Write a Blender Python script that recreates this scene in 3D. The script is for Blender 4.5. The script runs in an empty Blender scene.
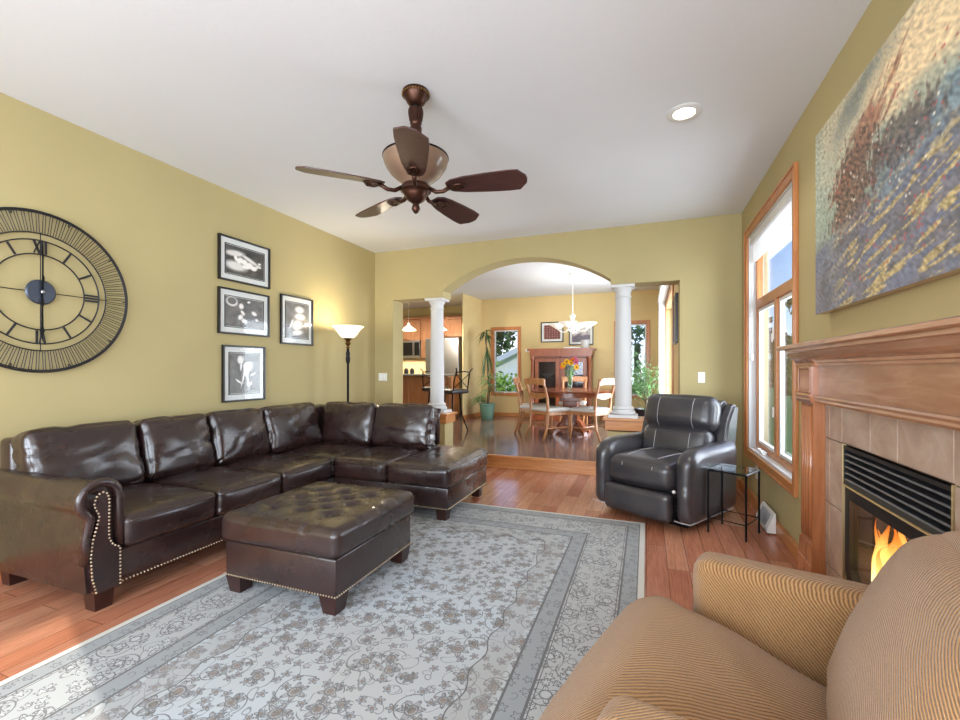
import bpy, bmesh, math, random
from mathutils import Vector, Matrix, noise
PI = math.pi
random.seed(7)
C = bpy.context.scene.collection
sc = bpy.context.scene

# ---------------------------------------------------------------- camera, world, lights, exposure
CAM_H = 1.182
YAW = math.atan(166.5 / 442.0)
cd = bpy.data.cameras.new('camera'); cam = bpy.data.objects.new('camera', cd); C.objects.link(cam)
cam.location = (0, 0, CAM_H); cam.rotation_euler = (PI / 2, 0, YAW)
cd.sensor_width = 36; cd.lens = 442.0 / 960 * 36; cd.shift_y = 9.5 / 960
cd.clip_start = 0.05; cd.clip_end = 300
sc.camera = cam
sc.view_settings.view_transform = 'Standard'; sc.view_settings.look = 'None'
sc.view_settings.gamma = 1; sc.view_settings.use_curve_mapping = False
sc.view_settings.exposure = 0.1
sc.cycles.use_denoising = True
sc.cycles.max_bounces = 10; sc.cycles.diffuse_bounces = 5; sc.cycles.glossy_bounces = 4
sc.cycles.transparent_max_bounces = 16
sc.cycles.sample_clamp_indirect = 6
sc.cycles.caustics_reflective = False; sc.cycles.caustics_refractive = False

w = bpy.data.worlds.new('World'); sc.world = w; w.use_nodes = True
wn = w.node_tree.nodes; wl = w.node_tree.links
for n in list(wn): wn.remove(n)
wo = wn.new('ShaderNodeOutputWorld'); wb = wn.new('ShaderNodeBackground'); wb.inputs[1].default_value = 1.9
tc = wn.new('ShaderNodeTexCoord'); sep = wn.new('ShaderNodeSeparateXYZ'); wl.new(tc.outputs['Generated'], sep.inputs[0])
rp = wn.new('ShaderNodeValToRGB'); wl.new(sep.outputs[2], rp.inputs[0])
rp.color_ramp.elements[0].position = 0.0; rp.color_ramp.elements[0].color = (0.80, 0.88, 0.96, 1)
rp.color_ramp.elements[1].position = 0.45; rp.color_ramp.elements[1].color = (0.05, 0.22, 0.75, 1)
e_ = rp.color_ramp.elements.new(0.12); e_.color = (0.40, 0.60, 0.92, 1)
cn = wn.new('ShaderNodeTexNoise'); cn.inputs['Scale'].default_value = 3.2; cn.inputs['Detail'].default_value = 6
mp = wn.new('ShaderNodeMapping'); mp.inputs['Scale'].default_value = (1, 1, 3.0); wl.new(tc.outputs['Generated'], mp.inputs[0]); wl.new(mp.outputs[0], cn.inputs['Vector'])
cr = wn.new('ShaderNodeValToRGB'); cr.color_ramp.elements[0].position = 0.52; cr.color_ramp.elements[1].position = 0.68
wl.new(cn.outputs[0], cr.inputs[0])
mx = wn.new('ShaderNodeMix'); mx.data_type = 'RGBA'; wl.new(cr.outputs[0], mx.inputs[0]); wl.new(rp.outputs[0], mx.inputs[6]); mx.inputs[7].default_value = (0.9, 0.93, 1, 1)
wl.new(mx.outputs[2], wb.inputs[0]); wl.new(wb.outputs[0], wo.inputs[0])

def light(name, kind, loc, energy, color, rot=(0, 0, 0), **k):
    d = bpy.data.lights.new(name, kind); d.energy = energy; d.color = color
    for a, b in k.items(): setattr(d, a, b)
    o = bpy.data.objects.new(name, d); o.location = loc; o.rotation_euler = rot; C.objects.link(o); return o
SUN_DIR = Vector((-0.80, 0.30, -0.50))
sun = light('sun', 'SUN', (9, -3, 8), 4.2, (1, 0.93, 0.8), angle=0.01)
sun.rotation_euler = SUN_DIR.to_track_quat('-Z', 'Y').to_euler()
# daylight entering the windows behind the camera (rear wall and the side wall near it)
light('daylight_rear_window', 'AREA', (-2.25, -2.42, 1.45), 190, (0.80, 0.90, 1), (PI / 2 + .35, 0, 0), shape='RECTANGLE', size=1.9, size_y=1.8)
light('daylight_rear_door', 'AREA', (-0.05, -2.42, 1.3), 150, (0.80, 0.90, 1), (PI / 2 + .35, 0, 0), shape='RECTANGLE', size=1.5, size_y=2.1)
light('daylight_side_window', 'AREA', (1.12, -0.75, 1.5), 100, (0.80, 0.90, 1), (0, PI / 2 + .3, 0), shape='RECTANGLE', size=1.6, size_y=1.5)

light('daylight_patio_door', 'AREA', (.95, 7.35, 1.3), 200, (0.84, 0.92, 1), (0, PI / 2 + .35, 0), shape='RECTANGLE', size=2.0, size_y=2.1)
light('daylight_casement', 'AREA', (1.55, 4.05, 1.5), 75, (0.84, 0.92, 1), (0, PI / 2 + .1, 0), shape='RECTANGLE', size=1.8, size_y=1.3)

# ---------------------------------------------------------------- node helpers
def lin(r, g, b):
    f = lambda c: (c / 255 / 12.92) if c / 255 <= 0.04045 else ((c / 255 + 0.055) / 1.055) ** 2.4
    return (f(r), f(g), f(b), 1)

class G:
    """small wrapper to write node maths as expressions"""
    def __init__(s, nt, sock): s.nt = nt; s.s = sock
    def _m(s, op, *a):
        n = s.nt.nodes.new('ShaderNodeMath'); n.operation = op
        for i, v in enumerate((s,) + a):
            if isinstance(v, G): s.nt.links.new(v.s, n.inputs[i])
            else: n.inputs[i].default_value = v
        return G(s.nt, n.outputs[0])
    def __add__(s, o): return s._m('ADD', o)
    def __sub__(s, o): return s._m('SUBTRACT', o)
    def __mul__(s, o): return s._m('MULTIPLY', o)
    def __truediv__(s, o): return s._m('DIVIDE', o)
    def lt(s, o): return s._m('LESS_THAN', o)
    def gt(s, o): return s._m('GREATER_THAN', o)
    def min(s, o): return s._m('MINIMUM', o)
    def max(s, o): return s._m('MAXIMUM', o)
    def abs(s): return s._m('ABSOLUTE')
    def sin(s): return s._m('SINE')
    def cos(s): return s._m('COSINE')
    def fract(s): return s._m('FRACT')
    def atan2(s, o): return s._m('ARCTAN2', o)
    def pow(s, o): return s._m('POWER', o)
    def inv(s): return (s * -1.0) + 1.0

class Mat:
    def __init__(s, name, rough=0.5, color=(.5, .5, .5, 1), metal=0.0, **k):
        s.m = bpy.data.materials.new(name); s.m.use_nodes = True; s.nt = s.m.node_tree
        s.b = s.nt.nodes['Principled BSDF']
        s.b.inputs['Base Color'].default_value = color if len(color) == 4 else (*color, 1)
        s.b.inputs['Roughness'].default_value = rough; s.b.inputs['Metallic'].default_value = metal
        for a, v in k.items(): s.b.inputs[a.replace('_', ' ')].default_value = v
    def node(s, t, **k):
        n = s.nt.nodes.new(t)
        for a, v in k.items():
            if a in n.inputs: n.inputs[a].default_value = v
            else: setattr(n, a, v)
        return n
    def link(s, a, b): s.nt.links.new(a.s if isinstance(a, G) else a, b)
    def coord(s, scale=(1, 1, 1), rot=(0, 0, 0), kind='Object', loc=(0, 0, 0)):
        t = s.node('ShaderNodeTexCoord'); mp = s.node('ShaderNodeMapping')
        mp.inputs['Scale'].default_value = scale; mp.inputs['Rotation'].default_value = rot; mp.inputs['Location'].default_value = loc
        s.link(t.outputs[kind], mp.inputs[0]); return mp.outputs[0]
    def noise(s, scale, detail=3, vec=None, rough=0.5, dist=0.0):
        n = s.node('ShaderNodeTexNoise'); n.inputs['Scale'].default_value = scale; n.inputs['Detail'].default_value = detail
        n.inputs['Roughness'].default_value = rough; n.inputs['Distortion'].default_value = dist
        if vec is None: vec = s.coord()
        s.link(vec, n.inputs['Vector']); return n.outputs[0]
    def ramp(s, fac, stops, interp='LINEAR'):
        r = s.node('ShaderNodeValToRGB'); cr = r.color_ramp; cr.interpolation = interp
        cr.elements[0].position = stops[0][0]; cr.elements[0].color = stops[0][1]
        cr.elements[1].position = stops[-1][0]; cr.elements[1].color = stops[-1][1]
        for p, c in stops[1:-1]: e = cr.elements.new(p); e.color = c
        s.link(fac, r.inputs[0]); return r.outputs[0]
    def mix(s, fac, a, b, mode='MIX'):
        n = s.node('ShaderNodeMix'); n.data_type = 'RGBA'; n.blend_type = mode
        for i, v in ((0, fac), (6, a), (7, b)):
            if isinstance(v, (int, float, tuple)): n.inputs[i].default_value = v
            else: s.link(v, n.inputs[i])
        return n.outputs[2]
    def base(s, sock): s.link(sock, s.b.inputs['Base Color']); return s
    def bump(s, h, strength=0.3, dist=0.01):
        n = s.node('ShaderNodeBump'); n.inputs['Strength'].default_value = strength; n.inputs['Distance'].default_value = dist
        s.link(h, n.inputs['Height']); s.link(n.outputs[0], s.b.inputs['Normal']); return s
    def g(s, sock): return G(s.nt, sock)

MT = {}
def M(n): return MT[n].m

def paint(name, rgb, bump=0.12, var=0.04):
    m = Mat(name, 0.85); c = lin(*rgb); d = tuple(x * (1 - var * 2) for x in c[:3]) + (1,)
    m.base(m.mix(m.ramp(m.noise(1.3, 2), [(0.3, (0, 0, 0, 1)), (0.7, (1, 1, 1, 1))]), c, d)); m.bump(m.noise(160, 2), bump, 0.002); MT[name] = m; return m
paint('wall_paint', (181, 166, 119)); paint('dining_paint', (220, 196, 142)); paint('ceiling_paint', (224, 227, 232), 0.2, 0.01)
m = MT['ceiling_paint']; m.bump(m.noise(14, 4, None, 0.6, 1.5), 0.25, 0.004)
paint('kitchen_paint', (196, 180, 128)); paint('trim_white', (222, 222, 221), 0.02, 0.0); MT['trim_white'].b.inputs['Roughness'].default_value = 0.4

def wood(name, a, b, rough=0.35, scale=(1, 14, 14), rot=(0, 0, 0), coat=0.2, n=3.0, strength=0.08):
    m = Mat(name, rough, Coat_Weight=coat, Coat_Roughness=0.15)
    v = m.coord(scale, rot); g = m.noise(n, 5, v, 0.6, 0.8)
    col = m.ramp(g, [(0.25, lin(*b)), (0.5, lin(*[(x + y) / 2 for x, y in zip(a, b)])), (0.72, lin(*a))])
    m.base(col); m.bump(g, strength, 0.003); MT[name] = m; return m
wood('oak_x', (212, 152, 92), (178, 112, 62)); wood('oak_y', (205, 140, 84), (172, 104, 58), scale=(14, 1, 14)); wood('oak_z', (205, 140, 84), (172, 104, 58), scale=(14, 14, 1))
wood('mantel_y', (184, 140, 110), (150, 104, 76), scale=(9, 1, 9), rough=0.25, coat=0.5); wood('mantel_z', (186, 122, 78), (146, 86, 50), scale=(9, 9, 1), rough=0.25, coat=0.5)
wood('hutch_wood', (160, 86, 46), (108, 52, 26), scale=(8, 8, 1)); wood('table_wood', (150, 84, 52), (104, 52, 30), scale=(1, 8, 8), rough=0.2)
wood('chair_wood', (204, 148, 96), (146, 92, 54), scale=(8, 8, 1)); wood('chair_wood_dark', (150, 84, 48), (104, 54, 30), scale=(8, 8, 1))
wood('cabinet_wood', (194, 142, 104), (170, 116, 82), scale=(8, 8, 1)); wood('fan_wood', (80, 50, 46), (54, 33, 31), scale=(2, 22, 22), rough=0.4, coat=0.1, strength=0.15)
wood('dark_leg', (60, 30, 24), (34, 16, 14), scale=(6, 6, 1)); wood('log_bark', (120, 92, 70), (50, 36, 28), scale=(3, 12, 12), rough=0.9, coat=0, strength=0.8)

def floor_mat(name, a, b, c, rough):
    m = Mat(name, rough, Coat_Weight=0.25, Coat_Roughness=0.12)
    v = m.coord((1, 1, 1), (0, 0, PI / 2))
    br = m.node('ShaderNodeTexBrick'); br.offset = 0.37; br.offset_frequency = 3; br.squash = 1
    for k, x in (('Scale', 1.0), ('Mortar Size', 0.0014), ('Brick Width', 0.95), ('Row Height', 0.118), ('Bias', 0.0)): br.inputs[k].default_value = x
    br.inputs['Color1'].default_value = (0, 0, 0, 1); br.inputs['Color2'].default_value = (1, 1, 1, 1); br.inputs['Mortar'].default_value = (0.5, 0.5, 0.5, 1)
    m.link(v, br.inputs['Vector'])
    base = m.ramp(br.outputs['Color'], [(0.0, lin(*a)), (0.5, lin(*b)), (1.0, lin(*c))])
    g = m.noise(3.5, 5, m.coord((22, 1.2, 1)), 0.6, 1.2)
    base = m.mix(m.ramp(g, [(0.35, (0.72, 0.72, 0.72, 1)), (0.65, (1.08, 1.08, 1.08, 1))]), (0, 0, 0, 1), base, 'MIX') if False else m.mix(1.0, base, m.ramp(g, [(0.3, (0.70, 0.66, 0.64, 1)), (0.65, (1.1, 1.1, 1.1, 1))]), 'MULTIPLY')
    base = m.mix(br.outputs['Fac'], base, lin(96, 56, 38)); m.base(base)
    h = m.g(br.outputs['Fac']).inv() + m.g(m.noise(4, 3)) * 0.25
    m.bump(h, 0.25, 0.004); MT[name] = m
floor_mat('wood_floor', (186, 120, 90), (204, 148, 118), (170, 104, 78), 0.22)
floor_mat('wood_floor_upper', (122, 98, 92), (142, 116, 110), (106, 82, 78), 0.14)

def leather(name, a, b, rough, scale=1.0, spec=0.6):
    m = Mat(name, rough, Coat_Weight=0.45, Coat_Roughness=0.22); m.b.inputs['Specular IOR Level'].default_value = spec
    n1 = m.noise(3.0 * scale, 4, None, 0.6, 0.6); m.base(m.ramp(n1, [(0.3, lin(*a)), (0.7, lin(*b))]))
    v = m.node('ShaderNodeTexVoronoi'); v.inputs['Scale'].default_value = 260; m.link(m.coord(), v.inputs['Vector'])
    h = m.g(v.outputs['Distance']) * 0.15 + m.g(m.noise(9, 5, None, 0.6, 1.0)) * 1.2 + m.g(m.noise(3.2, 4, None, 0.6, 1.0)) * 1.6
    m.bump(h, 0.26, 0.008)
    r = m.ramp(m.noise(5, 3), [(0.3, (rough - .07,) * 3 + (1,)), (0.7, (rough + .08,) * 3 + (1,))]); m.link(r, m.b.inputs['Roughness']); MT[name] = m
leather('brown_leather', (37, 23, 22), (50, 31, 28), 0.28); leather('grey_leather', (46, 45, 50), (64, 60, 62), 0.36)
leather('black_leather', (30, 26, 26), (40, 34, 34), 0.4)

def plain(name, rgb, rough=0.5, metal=0.0, **k): MT[name] = Mat(name, rough, lin(*rgb), metal, **k); return MT[name]
plain('louver_black', (74, 74, 80), 0.3, 0.7); plain('black_metal', (26, 25, 27), 0.4, 0.8); plain('clock_metal', (52, 50, 52), 0.5, 0.6); plain('nail_brass', (214, 196, 168), 0.28, 1.0)
plain('bronze', (72, 46, 36), 0.35, 0.8); plain('antique_brass', (124, 92, 50), 0.35, 0.9); plain('black_frame', (22, 20, 20), 0.3)
plain('mat_board', (222, 224, 222), 0.7); plain('stitch', (176, 176, 180), 0.6); plain('brass', (224, 200, 150), 0.5, 0.8)
plain('white_plastic', (236, 236, 232), 0.4); plain('steel', (176, 178, 184), 0.3, 0.9); plain('black_plastic', (20, 20, 22), 0.35)
plain('counter_stone', (120, 124, 120), 0.25); plain('green_glaze', (104, 142, 124), 0.25); plain('soil', (50, 36, 26), 0.95)
plain('siding', (226, 226, 220), 0.8); plain('roof_shingle', (206, 206, 204), 0.9); plain('fire_black', (28, 28, 30), 0.45, 0.3)
plain('seat_fabric', (206, 204, 198), 0.9); plain('yellow_petal', (250, 206, 40), 0.6); plain('orange_petal', (236, 130, 34), 0.6)
plain('pink_petal', (222, 130, 170), 0.6); plain('flower_core', (92, 52, 24), 0.8); plain('stem_green', (84, 122, 50), 0.7)
plain('leaf_pale', (112, 152, 96), 0.6); plain('leaf_dark', (44, 80, 44), 0.55); plain('tree_leaf', (52, 86, 44), 0.7); plain('shrub_leaf', (120, 160, 60), 0.7)
plain('bark', (96, 78, 62), 0.9); plain('grass', (94, 128, 62), 0.95); plain('wicker', (168, 146, 112), 0.8)
plain('vent_white', (226, 224, 220), 0.5); plain('vent_grille', (150, 150, 152), 0.5, 0.4); plain('outlet', (224, 220, 206), 0.5); plain('hutch_items', (190, 190, 188), 0.4)
m = Mat('blade_top', 0.45); MT['blade_top'] = m; m.base(m.ramp(m.noise(2, 4, m.coord((2, 16, 16))), [(0.3, lin(150, 118, 92)), (0.7, lin(168, 136, 108))]))
m = Mat('fan_bowl', 0.35, lin(150, 112, 86), Coat_Weight=0.4); MT['fan_bowl'] = m; m.base(m.ramp(m.noise(5, 4), [(0.3, lin(112, 88, 72)), (0.7, lin(146, 118, 98))]))
m = Mat('tile', 0.45); MT['tile'] = m; n1 = m.noise(4, 6, None, 0.65, 1.5); m.base(m.ramp(n1, [(0.3, lin(148, 122, 106)), (0.5, lin(172, 146, 128)), (0.7, lin(186, 166, 150))])); m.bump(n1, 0.2, 0.004)
plain('grout', (120, 98, 84), 0.9)
def glass(name, rough=0.0, tint=(1, 1, 1, 1), mixf=0.85):
    m = Mat(name); nt = m.nt; out = nt.nodes['Material Output']
    tr = m.node('ShaderNodeBsdfTransparent'); tr.inputs[0].default_value = tint
    gl = m.node('ShaderNodeBsdfGlossy'); gl.inputs['Roughness'].default_value = rough
    fr = m.node('ShaderNodeLayerWeight'); fr.inputs[0].default_value = 0.5
    mm = m.node('ShaderNodeMixShader'); m.link(m.g(fr.outputs['Facing']).pow(4.0) * mixf * .9 + 0.045 * mixf, mm.inputs[0]); m.link(tr.outputs[0], mm.inputs[1]); m.link(gl.outputs[0], mm.inputs[2])
    m.link(mm.outputs[0], out.inputs[0]); MT[name] = m
glass('window_glass'); glass('fire_glass', 0.02, (0.82, 0.82, 0.84, 1)); glass('table_glass', 0.02, (0.72, 0.80, 0.82, 1)); glass('picture_glass', 0.06, (1, 1, 1, 1), .4); glass('cabinet_glass', 0.1, (0.6, 0.6, 0.62, 1)); glass('vase_glass', 0.03, (0.93, 0.96, 0.92, 1))
def glow(name, rgb, strength, base=(240, 236, 225)):
    m = Mat(name, 0.4, lin(*base)); m.b.inputs['Emission Color'].default_value = lin(*rgb); m.b.inputs['Emission Strength'].default_value = strength; MT[name] = m
glow('lamp_glass', (255, 236, 196), 1.3); glow('bulb_glow', (255, 244, 224), 9); glow('pendant_glass', (255, 246, 230), 2.2); glow('chandelier_glass', (255, 246, 230), 0.35)
m = Mat('shade_fabric', 0.9, lin(236, 236, 236), Transmission_Weight=0.0); MT['shade_fabric'] = m
m.b.inputs['Subsurface Weight'].default_value = 0.0
# translucent roller shade / blinds
for nm in ('shade_fabric', 'blind_vinyl'):
    m = Mat(nm, 0.8, lin(238, 238, 238)); MT[nm] = m
    tl = m.node('ShaderNodeBsdfTranslucent'); tl.inputs[0].default_value = lin(240, 240, 240)
    mm = m.node('ShaderNodeMixShader'); mm.inputs[0].default_value = 0.45
    m.link(m.b.outputs[0], mm.inputs[1]); m.link(tl.outputs[0], mm.inputs[2]); m.link(mm.outputs[0], m.nt.nodes['Material Output'].inputs[0])
# rib-woven tan upholstery
m = Mat('tan_weave', 0.9); MT['tan_weave'] = m; m.b.inputs['Sheen Weight'].default_value = 0.25
v = m.coord((1, 1, 1)); wv = m.node('ShaderNodeTexWave'); wv.wave_type = 'BANDS'; wv.bands_direction = 'DIAGONAL'
wv.inputs['Scale'].default_value = 62; wv.inputs['Distortion'].default_value = 0.5; wv.inputs['Detail'].default_value = 1; wv.inputs['Detail Scale'].default_value = 1.5
m.link(v, wv.inputs['Vector'])
sp = m.noise(230, 2)
hh = m.g(wv.outputs['Fac']) * 0.75 + m.g(sp) * 0.5
m.base(m.ramp(hh, [(0.2, lin(102, 70, 38)), (0.5, lin(142, 102, 60)), (0.95, lin(174, 132, 86))])); m.bump(hh, 0.6, 0.004)
# vertex-coloured artwork
def art(name, rough=0.5):
    m = Mat(name, rough); a = m.node('ShaderNodeVertexColor'); a.layer_name = 'Col'; m.link(a.outputs[0], m.b.inputs['Base Color']); MT[name] = m
art('canvas_paint', 0.55); MT['canvas_paint'].bump(MT['canvas_paint'].noise(60, 4), 0.35, 0.004); art('photo_print', 0.35)
# flame
m = Mat('flame'); MT['flame'] = m; nt = m.nt
g = m.node('ShaderNodeTexCoord'); sp_ = m.node('ShaderNodeSeparateXYZ'); m.link(g.outputs['Generated'], sp_.inputs[0])
col = m.ramp(sp_.outputs[2], [(0.0, (1, 0.75, 0.32, 1)), (0.4, (1, 0.55, 0.12, 1)), (0.75, (1, 0.27, 0.03, 1)), (1.0, (0.8, 0.10, 0.01, 1))])
em = m.node('ShaderNodeEmission'); m.link(col, em.inputs[0])
stg = (m.g(sp_.outputs[2]).inv() * 5.0) + 1.2; m.link(stg, em.inputs[1])
tr = m.node('ShaderNodeBsdfTransparent'); lw = m.node('ShaderNodeLayerWeight'); lw.inputs[0].default_value = 0.35
fac = ((m.g(lw.outputs['Facing']).inv()).pow(0.8) * (m.g(sp_.outputs[2]) * -0.55 + 1.0)).min(1.0)
mm = m.node('ShaderNodeMixShader'); m.link(fac, mm.inputs[0]); m.link(tr.outputs[0], mm.inputs[1]); m.link(em.outputs[0], mm.inputs[2]); m.link(mm.outputs[0], nt.nodes['Material Output'].inputs[0])

# ---------------------------------------------------------------- rug material
RX0, RX1, RY0, RY1 = -2.27, -0.01, 0.05, 3.60
def rug_mat():
    m = Mat('rug_weave', 0.95); MT['rug_weave'] = m; m.b.inputs['Sheen Weight'].default_value = 0.2
    t = m.node('ShaderNodeTexCoord'); P = t.outputs['Object']; s = m.node('ShaderNodeSeparateXYZ'); m.link(P, s.inputs[0])
    x, y = m.g(s.outputs[0]), m.g(s.outputs[1])
    hx, hy = (RX1 - RX0) / 2, (RY1 - RY0) / 2
    d = (x.abs() * -1 + hx).min(y.abs() * -1 + hy)
    def band(a, b): return d.gt(a) * d.lt(b)
    dn = m.node('ShaderNodeTexNoise'); dn.inputs['Scale'].default_value = 5; m.link(P, dn.inputs['Vector'])
    def warp(amt):
        vs = m.node('ShaderNodeVectorMath', operation='SUBTRACT'); m.link(dn.outputs['Color'], vs.inputs[0]); vs.inputs[1].default_value = (.5, .5, .5)
        vm = m.node('ShaderNodeVectorMath', operation='SCALE'); m.link(vs.outputs[0], vm.inputs[0]); vm.inputs['Scale'].default_value = amt
        va = m.node('ShaderNodeVectorMath', operation='ADD'); m.link(P, va.inputs[0]); m.link(vm.outputs[0], va.inputs[1]); return va.outputs[0]
    def flowers(scale, petals, R, loc=(0, 0, 0), rnd=0.85, wamt=0.02):
        mp = m.node('ShaderNodeMapping'); mp.inputs['Location'].default_value = loc; mp.inputs['Scale'].default_value = (scale,) * 3; m.link(warp(wamt), mp.inputs[0])
        v = m.node('ShaderNodeTexVoronoi'); v.voronoi_dimensions = '2D'; v.inputs['Scale'].default_value = 1; v.inputs['Randomness'].default_value = rnd; m.link(mp.outputs[0], v.inputs['Vector'])
        sb = m.node('ShaderNodeVectorMath', operation='SUBTRACT'); m.link(mp.outputs[0], sb.inputs[0]); m.link(v.outputs['Position'], sb.inputs[1])
        s2 = m.node('ShaderNodeSeparateXYZ'); m.link(sb.outputs[0], s2.inputs[0]); th = m.g(s2.outputs[1]).atan2(m.g(s2.outputs[0])); r = m.g(v.outputs['Distance'])
        sc_ = m.node('ShaderNodeSeparateColor'); m.link(v.outputs['Color'], sc_.inputs[0]); c1 = m.g(sc_.outputs[0]); c2 = m.g(sc_.outputs[1])
        Rr = (c1 * 0.5 + 0.6) * R
        edge = Rr * ((th * petals + c2 * 6.0).cos() * 0.26 + 0.74)
        return r, th, Rr, edge, c1, c2
    # large blossoms
    r, th, Rr, e, c1, c2 = flowers(7.0, 6, 0.34)
    outl = (r - e).abs().lt(0.028); fill = r.lt(e); core = r.lt(Rr * 0.32); ring = (r - Rr * 0.48).abs().lt(0.02)
    spoke = ((th * 6.0 + c2 * 6.0).sin().abs()).lt(0.22) * r.lt(e) * r.gt(Rr * 0.3)
    spiral = ((th / (2 * PI) + r * 2.6 + c1).fract() - 0.5).abs().lt(0.045) * r.gt(Rr * 1.05) * r.lt(Rr * 1.9)
    # small buds
    r2, th2, R2, e2, d1, d2 = flowers(17.0, 5, 0.34, (3.3, 1.7, 0))
    bud = r2.lt(e2) * d1.gt(0.35); budo = (r2 - e2).abs().lt(0.05) * d1.gt(0.2); budc = r2.lt(R2 * 0.4) * d1.gt(0.35)
    sp2 = ((th2 / (2 * PI) + r2 * 2.2 + d2).fract() - 0.5).abs().lt(0.06) * d1.lt(0.5) * r2.lt(0.42)
    # vines: isolines of smooth noise
    vn = m.node('ShaderNodeTexNoise'); vn.inputs['Scale'].default_value = 9; vn.inputs['Detail'].default_value = 0.5; m.link(P, vn.inputs['Vector'])
    vine = ((m.g(vn.outputs[0]) * 4.0).fract() - 0.5).abs().lt(0.03)
    lines = outl.max(ring).max(budo).max(spiral).max(sp2).max(vine * 0.8).max(spoke * 0.8)
    vein = m.g(m.noise(60, 2)) * 0.8 + 0.35
    blossom = lin(150, 148, 146); tan = lin(128, 116, 106); dark = lin(86, 84, 84); grey = lin(142, 148, 154)
    tone = m.ramp(m.noise(1.1, 2), [(0.35, lin(176, 184, 191)), (0.65, lin(168, 169, 168))])
    f = m.mix((fill * 0.75), tone, blossom); f = m.mix(bud * 0.85, f, grey); f = m.mix(core.max(budc), f, tan)
    f = m.mix((lines * vein).min(1.0), f, dark)
    # medallion-toned scalloped edge near the border
    sc1 = (((x + y) * 14.0).sin() * ((x - y) * 14.0).sin()) * 0.04 + 0.62
    inner = d.lt(sc1) * d.gt(0.5); f = m.mix(inner * 0.35, f, lin(140, 136, 132)); f = m.mix(((d - sc1).abs()).lt(0.004), f, dark)
    # main border
    bf = m.mix((fill + bud).min(1.0) * 0.5, lin(164, 166, 166), lin(182, 186, 188)); bf = m.mix((lines * 0.9).min(1.0), bf, lin(92, 90, 92))
    col = m.mix(band(0.12, 0.38), f, bf)
    gb = m.mix((budo.max(sp2) * 0.8), lin(140, 144, 146), lin(88, 90, 94)); col = m.mix(band(0.385, 0.475), col, gb); col = m.mix(band(0.035, 0.115), col, gb)
    ln = band(0.113, 0.123).max(band(0.377, 0.388)).max(band(0.47, 0.48)).max(band(0.034, 0.04)).max(band(0.13, 0.134)).max(band(0.366, 0.37))
    col = m.mix(ln, col, lin(92, 90, 92)); col = m.mix(d.lt(0.034), col, lin(196, 194, 186))
    m.base(col)
    h = m.g(m.noise(300, 2)) * 0.6 + lines * -0.8 + fill * 0.3; m.bump(h, 0.35, 0.004)
rug_mat()

# ---------------------------------------------------------------- mesh helpers
def nb(): return bmesh.new()
def box(bm, x0, x1, y0, y1, z0, z1, bev=0.0, seg=2):
    r = bmesh.ops.create_cube(bm, size=1); vs = r['verts']
    for v in vs: v.co = Vector(((x0 + x1) / 2 + v.co.x * (x1 - x0), (y0 + y1) / 2 + v.co.y * (y1 - y0), (z0 + z1) / 2 + v.co.z * (z1 - z0)))
    if bev > 0:
        es = list({e for v in vs for e in v.link_edges}); bmesh.ops.bevel(bm, geom=es, offset=bev, segments=seg, profile=0.5, affect='EDGES')
    return bm
def tube(bm, pts, r, n=8, close=False, rs=None, cap=True):
    pts = [Vector(p) for p in pts]; k = len(pts); rings = []; up = Vector((0, 0, 1)); prev = None
    for i, p in enumerate(pts):
        a = pts[i - 1] if (i > 0 or close) else p; b = pts[(i + 1) % k] if (i < k - 1 or close) else p
        t = (b - a).normalized() if (b - a).length > 1e-9 else Vector((0, 0, 1))
        if prev is None: u = t.cross(up); u = t.cross(Vector((1, 0, 0))) if u.length < 1e-3 else u
        else: u = prev - t * prev.dot(t)
        u.normalize(); prev = u; v = t.cross(u); rr = rs[i] if rs else r
        rings.append([bm.verts.new(p + (u * math.cos(2 * PI * j / n) + v * math.sin(2 * PI * j / n)) * rr) for j in range(n)])
    m_ = k if close else k - 1
    for i in range(m_):
        A, B = rings[i], rings[(i + 1) % k]
        for j in range(n): bm.faces.new((A[j], A[(j + 1) % n], B[(j + 1) % n], B[j]))
    if cap and not close:
        bm.faces.new(rings[0][::-1]); bm.faces.new(rings[-1])
    return bm
def lathe(bm, prof, cx=0, cy=0, cz=0, n=24, mat=None):
    rings = []
    for (r, z) in prof:
        if r < 1e-5: rings.append([bm.verts.new((cx, cy, cz + z))])
        else: rings.append([bm.verts.new((cx + r * math.cos(2 * PI * j / n), cy + r * math.sin(2 * PI * j / n), cz + z)) for j in range(n)])
    for A, B in zip(rings, rings[1:]):
        if len(A) == 1 and len(B) == 1: continue
        for j in range(n):
            if len(A) == 1: bm.faces.new((A[0], B[j], B[(j + 1) % n]))
            elif len(B) == 1: bm.faces.new((A[j], A[(j + 1) % n], B[0]))
            else: bm.faces.new((A[j], A[(j + 1) % n], B[(j + 1) % n], B[j]))
    for R in (rings[0], rings[-1]):
        if len(R) > 1:
            try: bm.faces.new(R)
            except ValueError: pass
    return bm
def prism(bm, poly, axis, a, b):
    """poly in the two remaining axes; axis 'x': (y,z); 'y': (x,z); 'z': (x,y)"""
    def mk(p, t): return {'x': (t, p[0], p[1]), 'y': (p[0], t, p[1]), 'z': (p[0], p[1], t)}[axis]
    A = [bm.verts.new(mk(p, a)) for p in poly]; B = [bm.verts.new(mk(p, b)) for p in poly]; n = len(poly)
    bm.faces.new(A); bm.faces.new(B[::-1])
    for i in range(n): bm.faces.new((A[i], A[(i + 1) % n], B[(i + 1) % n], B[i]))
    return bm
def sphere(bm, c, r, sx=1, sy=1, sz=1, u=10, v=6, half=False):
    q = bmesh.ops.create_uvsphere(bm, u_segments=u, v_segments=v, radius=r)
    for vt in q['verts']: vt.co = Vector((c[0] + vt.co.x * sx, c[1] + vt.co.y * sy, c[2] + vt.co.z * sz))
    return bm
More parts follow.
